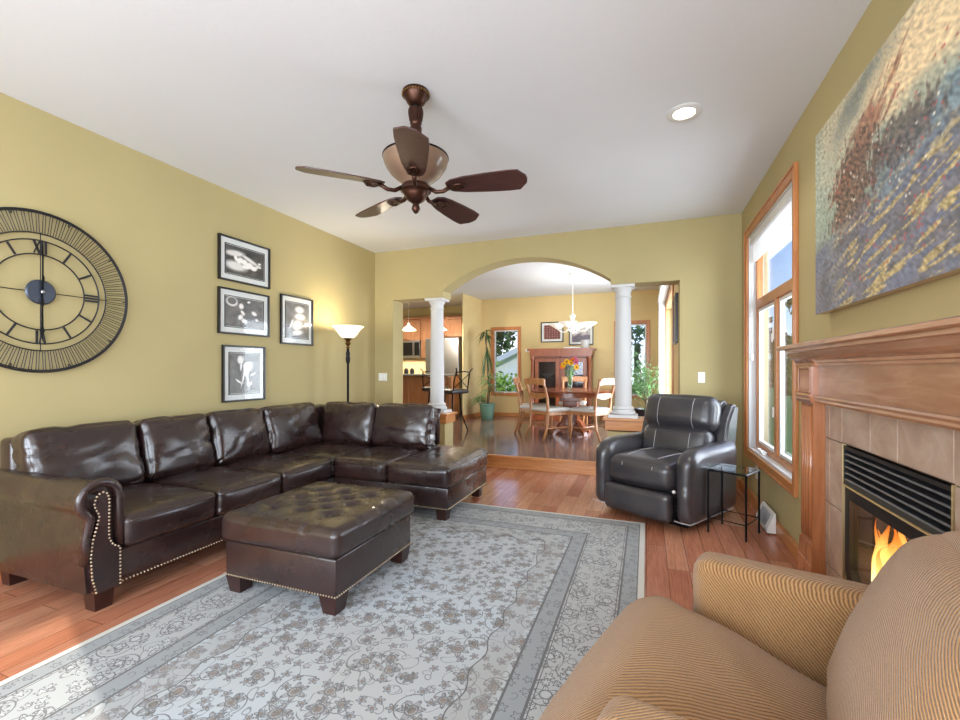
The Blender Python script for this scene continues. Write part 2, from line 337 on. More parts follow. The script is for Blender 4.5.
def cushion(bm, c, s, r=0.04, puff=(0, 0, 0.03), n=14, wr=0.004, seed=0, rot=None, wscale=5.0, fold=0.0, bottom_puff=True):
    """soft upholstered block: rounded box that swells towards its middle with faint wrinkles"""
    hx, hy, hz = s[0] / 2, s[1] / 2, s[2] / 2; r = min(r, hx * .98, hy * .98, hz * .98)
    n += 1; lat = {}; seen = []
    def vat(i, j, k):
        if (i, j, k) not in lat: lat[(i, j, k)] = bm.verts.new((2 * i / n - 1, 2 * j / n - 1, 2 * k / n - 1)); seen.append(lat[(i, j, k)])
        return lat[(i, j, k)]
    for ax_ in range(3):
        for sd in (0, n):
            for i in range(n):
                for j in range(n):
                    cs = []
                    for (di, dj) in ((0, 0), (1, 0), (1, 1), (0, 1)): t = [i + di, j + dj]; t.insert(ax_, sd); cs.append(vat(*t))
                    bm.faces.new(cs)
    for v in seen:
        p = [math.sin(t * PI / 2) if abs(t) < .9999 else math.copysign(1, t) for t in v.co]
        u, w_, z = p
        q_ = Vector((u * hx, w_ * hy, z * hz))
        inner = Vector((max(-(hx - r), min(hx - r, q_.x)), max(-(hy - r), min(hy - r, q_.y)), max(-(hz - r), min(hz - r, q_.z))))
        d = q_ - inner
        if d.length > 1e-9: q_ = inner + d.normalized() * r
        fx, fy, fz = 1 - u * u, 1 - w_ * w_, 1 - z * z
        q_.x += puff[0] * u * fy * fz; q_.y += puff[1] * w_ * fx * fz
        if z > 0 or bottom_puff: q_.z += puff[2] * z * fx ** .7 * fy ** .7
        if wr:
            nv = noise.noise(Vector((q_.x * wscale, q_.y * wscale, q_.z * wscale)) + Vector((seed * 7.1, seed * 3.3, seed)))
            nv2 = noise.noise(Vector((q_.x * wscale * 3.1, q_.y * wscale * 1.2, q_.z * wscale * 3)) + Vector((seed * 2.1, seed, seed * 5)))
            dn = q_.normalized(); q_ += dn * (wr * nv * 1.5 + wr * nv2)
            if fold:
                k = abs(noise.noise(Vector((q_.x * 3 + q_.z * 5, q_.y * 3 - q_.z * 4, seed * 9.0)))); q_ -= dn * fold * max(0, 1 - k * 9)
        if rot is not None: q_ = rot @ q_
        v.co = q_ + Vector(c)
    return bm
def link(o, parent=None):
    C.objects.link(o)
    if parent: o.parent = parent
    return o
def part(name, bm, mat, parent=None, smooth=False, angle=None, loc=None, label=None):
    bmesh.ops.recalc_face_normals(bm, faces=bm.faces)
    me = bpy.data.meshes.new(name); bm.to_mesh(me); bm.free(); me.materials.append(M(mat))
    if smooth:
        me.shade_smooth()
        if angle is not None: me.set_sharp_from_angle(angle=math.radians(angle))
    o = bpy.data.objects.new(name, me); link(o, parent)
    if loc: o.location = loc
    if label: o['label'] = label
    return o
def tag(o, label, cat, group=None, kind=None):
    o['label'] = label; o['category'] = cat
    if group: o['group'] = group
    if kind: o['kind'] = kind
    return o
def thing(name, label, cat, loc=(0, 0, 0), rot=0, group=None):
    o = bpy.data.objects.new(name, None); o.empty_display_size = 0.1; C.objects.link(o)
    o.location = loc; o.rotation_euler = (0, 0, rot); return tag(o, label, cat, group)
def struct(name, bm, mat, parent=None, smooth=False):
    o = part(name, bm, mat, parent, smooth)
    if parent is None: o['kind'] = 'structure'
    return o
def copy_tree(o, parent=None, **k):
    c = o.copy(); C.objects.link(c)
    if parent: c.parent = parent
    for ch in list(o.children): copy_tree(ch, c)
    return c

from mathutils.bvhtree import BVHTree
def stitch_on(o, rays, mat='stitch', r=.0026, name='stitching', close=False):
    """pale seam laid on the cushion: each ray (origin, direction) is dropped onto its surface"""
    me = o.data; bv = BVHTree.FromPolygons([v.co for v in me.vertices], [p.vertices for p in me.polygons]); pts = []
    for p, d in rays:
        h = bv.ray_cast(Vector(p), Vector(d))
        if h[0] is not None: pts.append(h[0] + h[1] * .001)
    b = nb(); tube(b, pts, r, 6, close); part(name, b, mat, o, True)

# ---------------------------------------------------------------- the shell
XL, XR, YB, YR, H = -3.42, 0.895, 5.069, -2.3, 2.75
YD, XD, ZU = 9.33, 0.328, 0.15          # dining back wall, dining right wall, raised floor
b = nb(); box(b, XL - .1, XR + .1, YR - .1, YB, -0.1, 0.0); struct('floor', b, 'wood_floor')
b = nb(); box(b, -7.0, XD + .2, YB + .02, 10.2, -0.1, ZU); struct('floor_dining', b, 'wood_floor_upper')
b = nb(); box(b, -2.40, -0.42, YB - .01, YB + .019, 0.0, ZU - .001); box(b, -2.40, -.42, YB - .028, YB + .02, ZU - .022, ZU + .002, .004); box(b, -2.40, -.42, YB - .024, YB - .01, 0, .02, .004); struct('trim_1', b, 'oak_x')
b = nb(); box(b, -7.2, XR + .2, YR - .2, 10.3, H, H + .1); struct('ceiling', b, 'ceiling_paint')
b = nb(); box(b, XL - .15, XL, YR - .15, YB + .26, 0, H); struct('wall_left', b, 'wall_paint')
# right wall with window opening and firebox opening, plus the slightly raised chimney breast
WY0, WY1, WZ0, WZ1 = 3.37, 4.76, 0.445, 2.42
FY0, FY1, FZ1 = 1.615, 2.355, 0.855
T = 0.16
b = nb()
box(b, XR, XR + T, WY1, YB + .26, 0, H); box(b, XR, XR + T, WY0, WY1, 0, WZ0); box(b, XR, XR + T, WY0, WY1, WZ1, H)
box(b, XR, XR + T, FY1, WY0, 0, H); box(b, XR, XR + T, FY0, FY1, FZ1, H); box(b, XR, XR + T, 0.05, FY0, 0, H)
box(b, XR, XR + T, -1.55, 0.05, 0, .75); box(b, XR, XR + T, -1.55, 0.05, 2.3, H); box(b, XR, XR + T, YR - .15, -1.55, 0, H)
struct('wall_right', b, 'wall_paint')
b = nb(); box(b, .882, XR - .0005, FY1, 2.72, 0, 2.3); box(b, .882, XR - .0005, 1.25, FY0, 0, 2.3); box(b, .882, XR - .0005, FY0, FY1, FZ1, 2.3)
struct('wall_chimney', b, 'wall_paint')
# rear wall behind the camera with two openings
b = nb(); t0, t1 = YR - .15, YR
box(b, XL, -3.2, t0, t1, 0, H); box(b, -3.2, -1.3, t0, t1, 0, .55); box(b, -3.2, -1.3, t0, t1, 2.35, H); box(b, -1.3, -.8, t0, t1, 0, H)
box(b, -.8, .7, t0, t1, 2.35, H); box(b, -.8, .7, t0, t1, 0, .25); box(b, .7, XR, t0, t1, 0, H); struct('wall_rear', b, 'wall_paint')
# arch wall
b = nb(); AX0, AX1 = -2.42, -0.37; ax = (AX0 + AX1) / 2; hw = (AX1 - AX0) / 2; rise = .325; R_ = (hw * hw + rise * rise) / (2 * rise); zc = 2.18
Ya, Yb_ = YB, YB + .257
pts = [(XL, H), (XL, 0), (-3.14, 0), (-3.14, 2.10), (AX0, 2.10), (AX0, zc)]
for i in range(1, 32):
    x = AX0 + (AX1 - AX0) * i / 32; pts.append((x, zc + math.sqrt(max(R_ * R_ - (x - ax) ** 2, 0)) - (R_ - rise)))
pts += [(AX1, zc), (AX1, 2.12), (XD, 2.12), (XD, 0), (XR, 0), (XR, H)]
prism(b, pts, 'y', Ya, Yb_); struct('wall_back', b, 'wall_paint')
# knee walls either side of the step with wood caps
b = nb(); box(b, -3.139, -2.385, YB, YB + .257, 0, .50); struct('wall_knee_left', b, 'wall_paint')
b = nb(); box(b, -3.139, -2.36, YB - .02, YB + .277, .50, .60, .004); box(b, -3.139, -2.335, YB - .045, YB + .30, .60, .625, .006); struct('trim_2', b, 'oak_x')
b = nb(); box(b, -.405, .327, YB, YB + .257, 0, .50); struct('wall_knee_right', b, 'wall_paint')
b = nb(); box(b, -.43, .327, YB - .02, YB + .277, .515, .62, .004); box(b, -.455, .327, YB - .045, YB + .30, .62, .648, .006); struct('trim_3', b, 'oak_x')
# dining + kitchen walls
b = nb()
w1 = (-3.19, -2.62, .66, 2.06); w2 = (-.555, .005, .66, 2.10)
xs = [(-3.6, w1[0], 0, H), (w1[0], w1[1], 0, w1[2]), (w1[0], w1[1], w1[3], H), (w1[1], w2[0], 0, H), (w2[0], w2[1], 0, w2[2]), (w2[0], w2[1], w2[3], H), (w2[1], XD + .15, 0, H)]
for q in xs: box(b, q[0], q[1], YD, YD + .15, q[2], q[3])
struct('wall_dining_back', b, 'dining_paint')
PY0, PY1, PZ1 = 6.25, 8.45, 2.25
b = nb(); box(b, XD, XD + .15, YB + .257, PY0, 0, H); box(b, XD, XD + .15, PY1, YD, 0, H); box(b, XD, XD + .15, PY0, PY1, PZ1, H); struct('wall_dining_right', b, 'dining_paint')
b = nb(); prism(b, [(-3.54, 8.40), (-3.48, 9.33), (-3.6, 9.33), (-3.553, 8.40)], 'z', ZU, H); struct('wall_dining_left', b, 'dining_paint')
b = nb(); box(b, -7.1, -3.55, 10.0, 10.15, 0, H); struct('wall_kitchen_back', b, 'kitchen_paint')
b = nb(); box(b, -7.1, -6.95, YB, 10.15, 0, H); struct('wall_kitchen_left', b, 'kitchen_paint')
b = nb(); box(b, -7.1, XL - .15, YB + .1, YB + .257, 0, H); struct('wall_kitchen_front', b, 'kitchen_paint')
b = nb(); box(b, -3.75, -3.601, 9.33, 10.0, 0, H); struct('wall_kitchen_right', b, 'kitchen_paint')
# baseboards
def baseboard(name, segs, mat, z0=0.0):
    b = nb()
    for (x0, x1, y0, y1) in segs: box(b, x0, x1, y0, y1, z0, z0 + .085, .006)
    struct(name, b, mat)
baseboard('baseboard_left', [(XL, XL + .014, YR, YB)], 'oak_y')
baseboard('baseboard_right', [(XR - .014, XR, 2.76, YB), (XR - .03, XR - .014, 2.76, YB)], 'oak_y')
baseboard('baseboard_back', [(XL + .03, -2.40, YB - .014, YB), (-.42, XR - .03, YB - .014, YB)], 'oak_x')
baseboard('baseboard_dining', [(-3.46, -2.36, YD - .015, YD), (-.9, XD, YD - .015, YD)], 'oak_x', ZU)
b = nb(); prism(b, [(-3.54, 8.39), (-3.47, 9.33), (-3.455, 9.33), (-3.52, 8.39)], 'z', ZU, ZU + .085); struct('baseboard_dining_left', b, 'oak_y')

# ---------------------------------------------------------------- windows
def frame_yz(b, x0, x1, y0, y1, z0, z1, t):      # rectangular frame in a wall running along Y
    box(b, x0, x1, y0, y0 + t, z0, z1, .004); box(b, x0, x1, y1 - t, y1, z0, z1, .004); box(b, x0, x1, y0 + t, y1 - t, z0, z0 + t, .004); box(b, x0, x1, y0 + t, y1 - t, z1 - t, z1, .004)
def frame_xz(b, y0, y1, x0, x1, z0, z1, t):
    box(b, x0, x0 + t, y0, y1, z0, z1, .004); box(b, x1 - t, x1, y0, y1, z0, z1, .004); box(b, x0 + t, x1 - t, y0, y1, z0, z0 + t, .004); box(b, x0 + t, x1 - t, y0, y1, z1 - t, z1, .004)
def win_struct(n, label):
    o = bpy.data.objects.new('window_%d' % n, None); C.objects.link(o); o['kind'] = 'structure'; o['label'] = label; return o
W = win_struct(1, 'tall wood-trimmed casement window beside the fireplace')
b = nb(); frame_yz(b, XR - .02, XR, WY0 - .07, WY1 + .07, WZ0 - .07, WZ1 + .07, .07); frame_yz(b, XR - .028, XR - .018, WY0 - .07, WY1 + .07, WZ0 - .07, WZ1 + .07, .018); part('casing', b, 'oak_z', W)
b = nb(); box(b, XR, XR + .12, WY0, WY1, WZ0, WZ0 + .018); part('sill', b, 'trim_white', W)
b = nb(); box(b, XR, XR + .12, WY1 - .012, WY1, WZ0, WZ1); box(b, XR, XR + .12, WY0, WY0 + .012, WZ0, WZ1); box(b, XR, XR + .12, WY0, WY1, WZ1 - .012, WZ1); part('reveal', b, 'trim_white', W)
wm = (WY0 + WY1) / 2
b = nb(); x0, x1 = XR + .055, XR + .105
frame_yz(b, x0, x1, WY0 + .012, WY1 - .012, WZ0 + .018, WZ1 - .012, .045); box(b, x0 - .005, x1, WY0 + .05, WY1 - .05, 1.74, 1.82, .004); box(b, x0 - .005, x1, wm - .035, wm + .035, WZ0 + .06, 1.74, .004)
part('wood_frame', b, 'oak_z', W)
for (a0, a1) in ((WY0 + .06, wm - .038), (wm + .038, WY1 - .06)):
    b = nb(); frame_yz(b, x0 + .012, x1 - .005, a0, a1, WZ0 + .065, 1.735, .028); sh = part('sash', b, 'trim_white', W)
    b = nb(); box(b, x0 + .028, x0 + .034, a0 + .02, a1 - .02, WZ0 + .08, 1.72); part('glass', b, 'window_glass', sh)
    b = nb(); box(b, x0 - .012, x0 + .012, a0 + .0, a0 + .022, 1.42, 1.52, .003); box(b, x0 - .02, x0 - .008, a0 + .004, a0 + .014, 1.40, 1.47, .003); box(b, x0 - .012, x0 + .012, a0, a0 + .022, .80, .88, .003); part('latch', b, 'white_plastic', sh)
b = nb(); box(b, x0 + .028, x0 + .034, WY0 + .05, WY1 - .05, 1.81, WZ1 - .05); part('glass', b, 'window_glass', W)
b = nb(); box(b, x0 - .035, x0 - .005, 4.30, 4.44, WZ0 + .02, WZ0 + .045, .006); tube(b, [(x0 - .03, 4.42, WZ0 + .05), (x0 - .06, 4.36, WZ0 + .062), (x0 - .065, 4.22, WZ0 + .058), (x0 - .07, 4.14, WZ0 + .05)], .007); sphere(b, (x0 - .07, 4.13, WZ0 + .05), .013); part('crank_handle', b, 'white_plastic', W)
# roller shade
S = thing('roller_shade', 'white roller shade half drawn over the top of the fireplace-side window', 'blind', (XR + .035, wm, 2.37))
b = nb(); box(b, -.03, .012, -(WY1 - WY0) / 2 + .015, (WY1 - WY0) / 2 - .015, -.035, .035, .008); part('headrail', b, 'trim_white', S)
b = nb(); box(b, -.004, 0, -(WY1 - WY0) / 2 + .03, (WY1 - WY0) / 2 - .03, -.19, -.03); box(b, -.008, .004, -(WY1 - WY0) / 2 + .03, (WY1 - WY0) / 2 - .03, -.205, -.188, .003); part('shade_cloth', b, 'shade_fabric', S)
b = nb(); tube(b, [(-.02, .64, -.03), (-.02, .64, -1.05)], .0022, 6); tube(b, [(-.012, .635, -.03), (-.012, .635, -1.05)], .0022, 6); part('cord', b, 'white_plastic', S)
b = nb(); lathe(b, [(0, 0), (.012, -.004), (.017, -.03), (.013, -.065), (0, -.07)], -.02, .64, -1.04, 12); part('cord_tassel', b, 'white_plastic', S, True)

def back_window(n, wq, label):
    Wn = win_struct(n, label); x0, x1, z0, z1 = wq
    b = nb(); frame_xz(b, YD - .02, YD, x0 - .06, x1 + .06, z0 - .06, z1 + .06, .06); part('casing', b, 'oak_z', Wn)
    b = nb(); frame_xz(b, YD + .03, YD + .07, x0, x1, z0, z1, .035); part('sash', b, 'trim_white', Wn)
    b = nb(); frame_xz(b, YD, YD + .12, x0 - .001, x1 + .001, z0 - .001, z1 + .001, .012); part('reveal', b, 'oak_z', Wn)
    b = nb(); box(b, x0 + .02, x1 - .02, YD + .048, YD + .054, z0 + .02, z1 - .02); part('glass', b, 'window_glass', Wn)
    b = nb(); box(b, (x0 + x1) / 2 - .03, (x0 + x1) / 2 + .05, YD - .03, YD - .005, z0 + .0, z0 + .02, .004); part('crank_handle', b, 'white_plastic', Wn)
back_window(2, w1, 'narrow window behind the tall potted plant'); back_window(3, w2, 'narrow window behind the right column')
# patio door in the dining room's right wall
D = bpy.data.objects.new('door_1', None); C.objects.link(D); D['kind'] = 'structure'
b = nb(); box(b, XD - .02, XD, PY0 - .08, PY0, ZU, PZ1 + .08, .004); box(b, XD - .02, XD, PY1, PY1 + .08, ZU, PZ1 + .08, .004); box(b, XD - .02, XD, PY0, PY1, PZ1, PZ1 + .08, .004); part('casing', b, 'oak_z', D)
b = nb(); pm = (PY0 + PY1) / 2
frame_yz(b, XD + .05, XD + .09, PY0, pm + .03, ZU, PZ1, .06); frame_yz(b, XD + .09, XD + .13, pm - .03, PY1, ZU, PZ1, .06); part('door_panel', b, 'trim_white', D)
b = nb(); box(b, XD + .067, XD + .073, PY0 + .05, pm - .02, ZU + .05, PZ1 - .05); box(b, XD + .107, XD + .113, pm + .02, PY1 - .05, ZU + .05, PZ1 - .05); part('glass', b, 'window_glass', D)
S = thing('vertical_blinds', 'white vertical blinds gathered at the far end of the patio door', 'blind', (XD, PY1, ZU))
b = nb(); box(b, -.14, -.021, -2.2, .12, 2.20, 2.30, .008); part('valance', b, 'trim_white', S)
for k in range(9):
    b = nb(); y = .09 - k * .035; q = [(-.125, y - .012), (-.08, y + .006), (-.03, y + .010), (-.03, y + .012), (-.08, y + .008), (-.126, y - .010)]; prism(b, q, 'z', .03, 2.21); part('slat', b, 'blind_vinyl', S)
# rear openings
for n, (x0, x1, z0, z1) in ((4, (-3.2, -1.3, .55, 2.35)), (5, (-.8, .7, .25, 2.35))):
    Wn = win_struct(n, 'window behind the viewer')
    b = nb(); frame_xz(b, YR - .02, YR + .02, x0, x1, z0, z1, .07); box(b, (x0 + x1) / 2 - .03, (x0 + x1) / 2 + .03, YR - .02, YR + .02, z0, z1); part('casing', b, 'oak_z', Wn)
Wn = win_struct(6, 'side window behind the viewer'); b = nb(); frame_yz(b, XR - .02, XR + .02, -1.55, .05, .75, 2.3, .07); box(b, XR - .02, XR + .02, -.78, -.72, .75, 2.3); part('casing', b, 'oak_z', Wn)

# ---------------------------------------------------------------- columns
paint('column_white', (208, 208, 208), 0.02, 0.0)
def column(x, z0, z1, label):
    t = thing('column', label, 'column', (x, YB + .128, z0), 0, 'white round columns flanking the step')
    h = z1 - z0
    b = nb(); box(b, -.155, .155, -.125, .125, 0, .035, .004); part('plinth', b, 'column_white', t)
    b = nb(); lathe(b, [(.118, .036), (.132, .05), (.128, .07), (.112, .078), (.108, .09), (.118, .10), (.110, .115), (.1, .125)], 0, 0, 0, 32); part('base', b, 'column_white', t, True, 40)
    b = nb(); lathe(b, [(.090, .12), (.091, h * .35), (.088, h * .6), (.081, h - .20), (.081, h - .135)], 0, 0, 0, 32); part('shaft', b, 'column_white', t, True, 40)
    b = nb(); lathe(b, [(.081, h - .14), (.089, h - .135), (.089, h - .12), (.081, h - .115), (.081, h - .085), (.088, h - .075), (.10, h - .05), (.108, h - .035), (.108, h - .03)], 0, 0, 0, 32); part('capital', b, 'column_white', t, True, 40)
    b = nb(); box(b, -.125, .125, -.115, .115, h - .032, h, .003); part('abacus', b, 'column_white', t)
column(-2.555, .625, 2.10, 'white round column left of the step, in front of the kitchen')
column(-.245, .648, 2.12, 'white round column right of the step, behind the grey recliner')

# ---------------------------------------------------------------- ceiling fan
F = thing('ceiling_fan', 'bronze ceiling fan with five dark wooden blades hanging from the white ceiling', 'ceiling fan', (-1.22, 2.21, H))
b = nb(); lathe(b, [(0, 0), (.075, 0), (.078, -.012), (.07, -.022), (.066, -.03), (.05, -.062), (.03, -.082), (0, -.085)], 0, 0, 0, 32); cn_ = part('canopy', b, 'bronze', F, True, 40)
b = nb()
for k in range(30):
    a = 2 * PI * k / 30; sphere(b, (.074 * math.cos(a), .074 * math.sin(a), -.018), .0062, u=6, v=4)
part('bead_trim', b, 'antique_brass', cn_, True)
b = nb(); sphere(b, (0, 0, -.085), .026, u=16, v=10); tube(b, [(0, 0, -.09), (0, 0, -.12)], .012, 12); part('ball_joint', b, 'black_metal', F, True)
b = nb(); lathe(b, [(.012, -.1), (.040, -.106), (.038, -.12), (.03, -.165), (.034, -.18), (.028, -.19), (.034, -.205), (.032, -.24), (.036, -.26), (.036, -.34), (.032, -.36), (.034, -.40), (0, -.40)], 0, 0, 0, 24)
for k in range(12):
    a = 2 * PI * k / 12; tube(b, [(.036 * math.cos(a), .036 * math.sin(a), -.098), (.038 * math.cos(a), .038 * math.sin(a), -.12), (.031 * math.cos(a), .031 * math.sin(a), -.165)], .006, 6)
part('downrod_sleeve', b, 'bronze', F, True, 50)
b = nb(); lathe(b, [(.034, -.385), (.10, -.39), (.172, -.378), (.184, -.372), (.183, -.385), (.172, -.42), (.145, -.46), (.105, -.495), (.075, -.52), (.066, -.535), (0, -.535)], 0, 0, 0, 40); bw = part('motor_bowl', b, 'fan_bowl', F, True, 50)
b = nb(); tube(b, [(.18 * math.cos(2 * PI * k / 40), .18 * math.sin(2 * PI * k / 40), -.373) for k in range(40)], .007, 8, True); part('rim', b, 'black_metal', bw, True)
b = nb(); lathe(b, [(0, -.525), (.078, -.53), (.086, -.545), (.086, -.562), (.070, -.57), (.066, -.585), (.05, -.61), (.03, -.625), (.016, -.632), (.022, -.65), (.024, -.662), (.012, -.682), (0, -.69)], 0, 0, 0, 28); part('finial_hub', b, 'bronze', F, True, 50)
blade_dirs = [math.atan2(.103, .60), math.atan2(.69, .117), math.atan2(.33, -.60), math.atan2(-.40, -.46), math.atan2(-.57, .29)]
for k in range(5):
    a = math.radians(8.5) + 2 * PI * k / 5
    rot = Matrix.Rotation(a, 4, 'Z'); tilt = Matrix.Rotation(math.radians(-14), 4, 'X')
    bm = nb(); L0, L1 = .18, .64; outl = []
    prof = [(0, .026), (.03, .050), (.10, .066), (.22, .078), (.34, .085), (.405, .082), (.445, .030), (.45, .0)]
    up = [(L0 + u, wv_) for u, wv_ in prof]; outl = [(x, y) for x, y in up] + [(x, -y * .92) for x, y in reversed(up[:-1])]
    prism(bm, outl, 'z', -.004, .004)
    bm.transform(rot @ Matrix.Translation((0, 0, -.545)) @ tilt); bl = part('blade', bm, 'fan_wood', F)
    bl.data.materials.append(M('blade_top'))
    bm = nb(); tube(bm, [(.075, 0, -.548), (.12, 0, -.575), (.16, 0, -.575), (.20, 0, -.556)], .012, 8)
    tube(bm, [(.20, 0, -.556), (.23, .03, -.555), (.27, .03, -.552), (.285, 0, -.553), (.27, -.03, -.556), (.23, -.03, -.558)], .0085, 6, True)
    for s_ in (-.018, 0, .018): tube(bm, [(.19, s_ * .3, -.557), (.27, s_, -.555)], .006, 6)
    bm.transform(rot); part('blade_bracket', bm, 'bronze', F, True)

# recessed light
D_ = thing('recessed_light', 'round white recessed spotlight glowing in the ceiling', 'ceiling light', (.214, 2.957, H))
b = nb(); lathe(b, [(.062, -.001), (.098, -.001), (.1, -.006), (.092, -.010), (.066, -.012), (.058, -.004)], 0, 0, 0, 40); part('trim_ring', b, 'trim_white', D_, True, 40)
b = nb(); lathe(b, [(0, -.004), (.05, -.004), (.061, -.008), (.064, -.004), (.06, -.001), (0, -.001)], 0, 0, 0, 30); part('bulb', b, 'bulb_glow', D_, True)
light('recessed_spot', 'SPOT', (.214, 2.957, H - .02), 25, (1, .93, .82), (0, 0, 0), spot_size=2.4, spot_blend=.8, shadow_soft_size=.05)

# ---------------------------------------------------------------- wall clock
K = thing('wall_clock', 'large round black iron wall clock with roman numerals on the left wall', 'clock', (XL + .012, 1.549, 1.645))
K.scale = (1, .935, .96)
def ring(b, r, tr, x=0.0, n=72): tube(b, [(x, r * math.sin(2 * PI * k / n), r * math.cos(2 * PI * k / n)) for k in range(n)], tr, 6, True)
b = nb(); ring(b, .498, .0065, .02); ring(b, .488, .004, .022); part('outer_ring', b, 'clock_metal', K, True)
b = nb(); ring(b, .365, .004, .012); part('inner_ring', b, 'clock_metal', K, True)
b = nb(); ring(b, .322, .0045, .012); part('numeral_ring', b, 'clock_metal', K, True)
b = nb(); ring(b, .235, .0045, .012); part('numeral_ring', b, 'clock_metal', K, True)
b = nb(); N_ = 84; pts = []
for k in range(N_):
    a = 2 * PI * k / N_; w_ = .010
    for (r, da) in ((.49, -.25), (.372, -.22), (.364, 0), (.372, .22), (.49, .25)): pts.append((.016, r * math.sin(a + da * 2 * PI / N_ * 1.25), r * math.cos(a + da * 2 * PI / N_ * 1.25)))
tube(b, pts, .0022, 5, True); part('wire_coil', b, 'clock_metal', K)
for k in range(10):
    b = nb(); a = 2 * PI * (k + .5) / 10; tube(b, [(.02 + .012 * math.cos(t), (.482 + .012 * math.sin(t)) * math.sin(a), (.482 + .012 * math.sin(t)) * math.cos(a)) for t in [2 * PI * j / 8 for j in range(8)]], .003, 5, True); part('ring_loop', b, 'clock_metal', K)
def numeral(b, s, a, r0=.240, r1=.317):
    """strokes of a roman numeral drawn in (tangent, radial) space"""
    wd = {'I': .018, 'V': .036, 'X': .036}; tot = sum(wd[c] for c in s); t = -tot / 2
    def bar(t0, q0, t1, q1, w_=.006):
        p0 = Vector((0, 0, 0)); P0 = (t0, q0); P1 = (t1, q1)
        A = Vector((math.cos(a), -math.sin(a))); Rr = Vector((math.sin(a), math.cos(a)))
        def pos(t_, q_): v = A * t_ + Rr * q_; return v
        d = (Vector(P1) - Vector(P0)).normalized(); nn = Vector((-d.y, d.x)) * w_
        cs = [Vector(P0) + nn, Vector(P1) + nn, Vector(P1) - nn, Vector(P0) - nn]; cs = [pos(c[0], c[1]) for c in cs]
        prism(b, [(c.x, c.y) for c in cs], 'x', .009, .014)
    for c in s:
        w_ = wd[c]
        if c == 'I': bar(t + w_ / 2, r0, t + w_ / 2, r1)
        if c == 'V': bar(t + w_ * .12, r1, t + w_ / 2, r0); bar(t + w_ * .88, r1, t + w_ / 2, r0, .0035)
        if c == 'X': bar(t + w_ * .1, r1, t + w_ * .9, r0); bar(t + w_ * .9, r1, t + w_ * .1, r0, .0035)
        t += w_
for i, s in enumerate(['XII', 'I', 'I', 'III', 'I', 'I', 'VI', 'I', 'I', 'IX', 'I', 'I']):
    b = nb(); numeral(b, s, 2 * PI * i / 12); part('numeral', b, 'clock_metal', K)
b = nb()
for s in (1, -1): tube(b, [(.012, s * .06, 0), (.012, s * .372, 0)], .003, 6); tube(b, [(.012, 0, s * .06), (.012, 0, s * .372)], .003, 6)
part('cross_bars', b, 'clock_metal', K)
m = plain('clock_blue', (66, 72, 84), .4, .5)
b = nb(); lathe(b, [(0, 0), (.074, 0), (.078, .004), (.07, .012), (0, .014)], 0, 0, 0, 32); b.transform(Matrix.Rotation(PI / 2, 4, 'Y')); b.transform(Matrix.Translation((.012, 0, 0))); part('hub', b, 'clock_blue', K, True, 40)
b = nb(); prism(b, [(-.004, -.02), (-.004, .28), (0, .30), (.004, .28), (.004, -.02)], 'x', .034, .037); prism(b, [(-.009, -.07), (0, -.10), (.009, -.07), (0, -.02)], 'x', .034, .037); hb = part('minute_hand', b, 'black_metal', K)
b = nb(); prism(b, [(-.004, .05), (.006, .11), (.012, .09), (.004, 0), (.006, -.22), (.013, -.24), (.004, -.27), (0, -.31), (-.004, -.27), (-.013, -.24), (-.005, -.22)], 'x', .029, .032); part('hour_hand', b, 'black_metal', K)
b = nb(); sphere(b, (.038, 0, 0), .012, sx=.6); part('pin', b, 'steel', K, True)

# ---------------------------------------------------------------- artwork helpers
def art_grid(name, w_, h_, nx, ny, fn, mat, parent, loc, plane='left'):
    """a flat printed sheet whose colours come from fn(u,v); u runs left to right as seen, v bottom to top"""
    me = bpy.data.meshes.new(name); vs = []; fs = []; cols = []
    for j in range(ny + 1):
        for i in range(nx + 1):
            u, v = i / nx, j / ny
            if plane == 'left': vs.append((0, (u - .5) * w_, (v - .5) * h_))       # on the left wall facing +X: left edge is nearest the viewer (small Y)
            elif plane == 'right': vs.append((0, -(u - .5) * w_, (v - .5) * h_))
            else: vs.append(((u - .5) * w_, 0, (v - .5) * h_))
            cols.append(fn(u, v))
    for j in range(ny):
        for i in range(nx):
            a = j * (nx + 1) + i; q = (a, a + 1, a + nx + 2, a + nx + 1)
            fs.append(q if plane != 'back' else q)
    me.from_pydata(vs, [], fs); ca = me.color_attributes.new('Col', 'FLOAT_COLOR', 'POINT')
    for i, c in enumerate(cols): ca.data[i].color = (c[0], c[1], c[2], 1)
    me.materials.append(M(mat)); o = bpy.data.objects.new(name, me); link(o, parent); o.location = loc; return o
def fb(x, y, s=0, o=4):
    return noise.fractal(Vector((x, y, s)), 0.9, 2.0, o)
def sst(a, b, x): t = max(0, min(1, (x - a) / (b - a))); return t * t * (3 - 2 * t)
def mixc(a, b, t): t = max(0, min(1, t)); return tuple(x + (y - x) * t for x, y in zip(a, b))
def L(*c): return lin(*c)[:3]

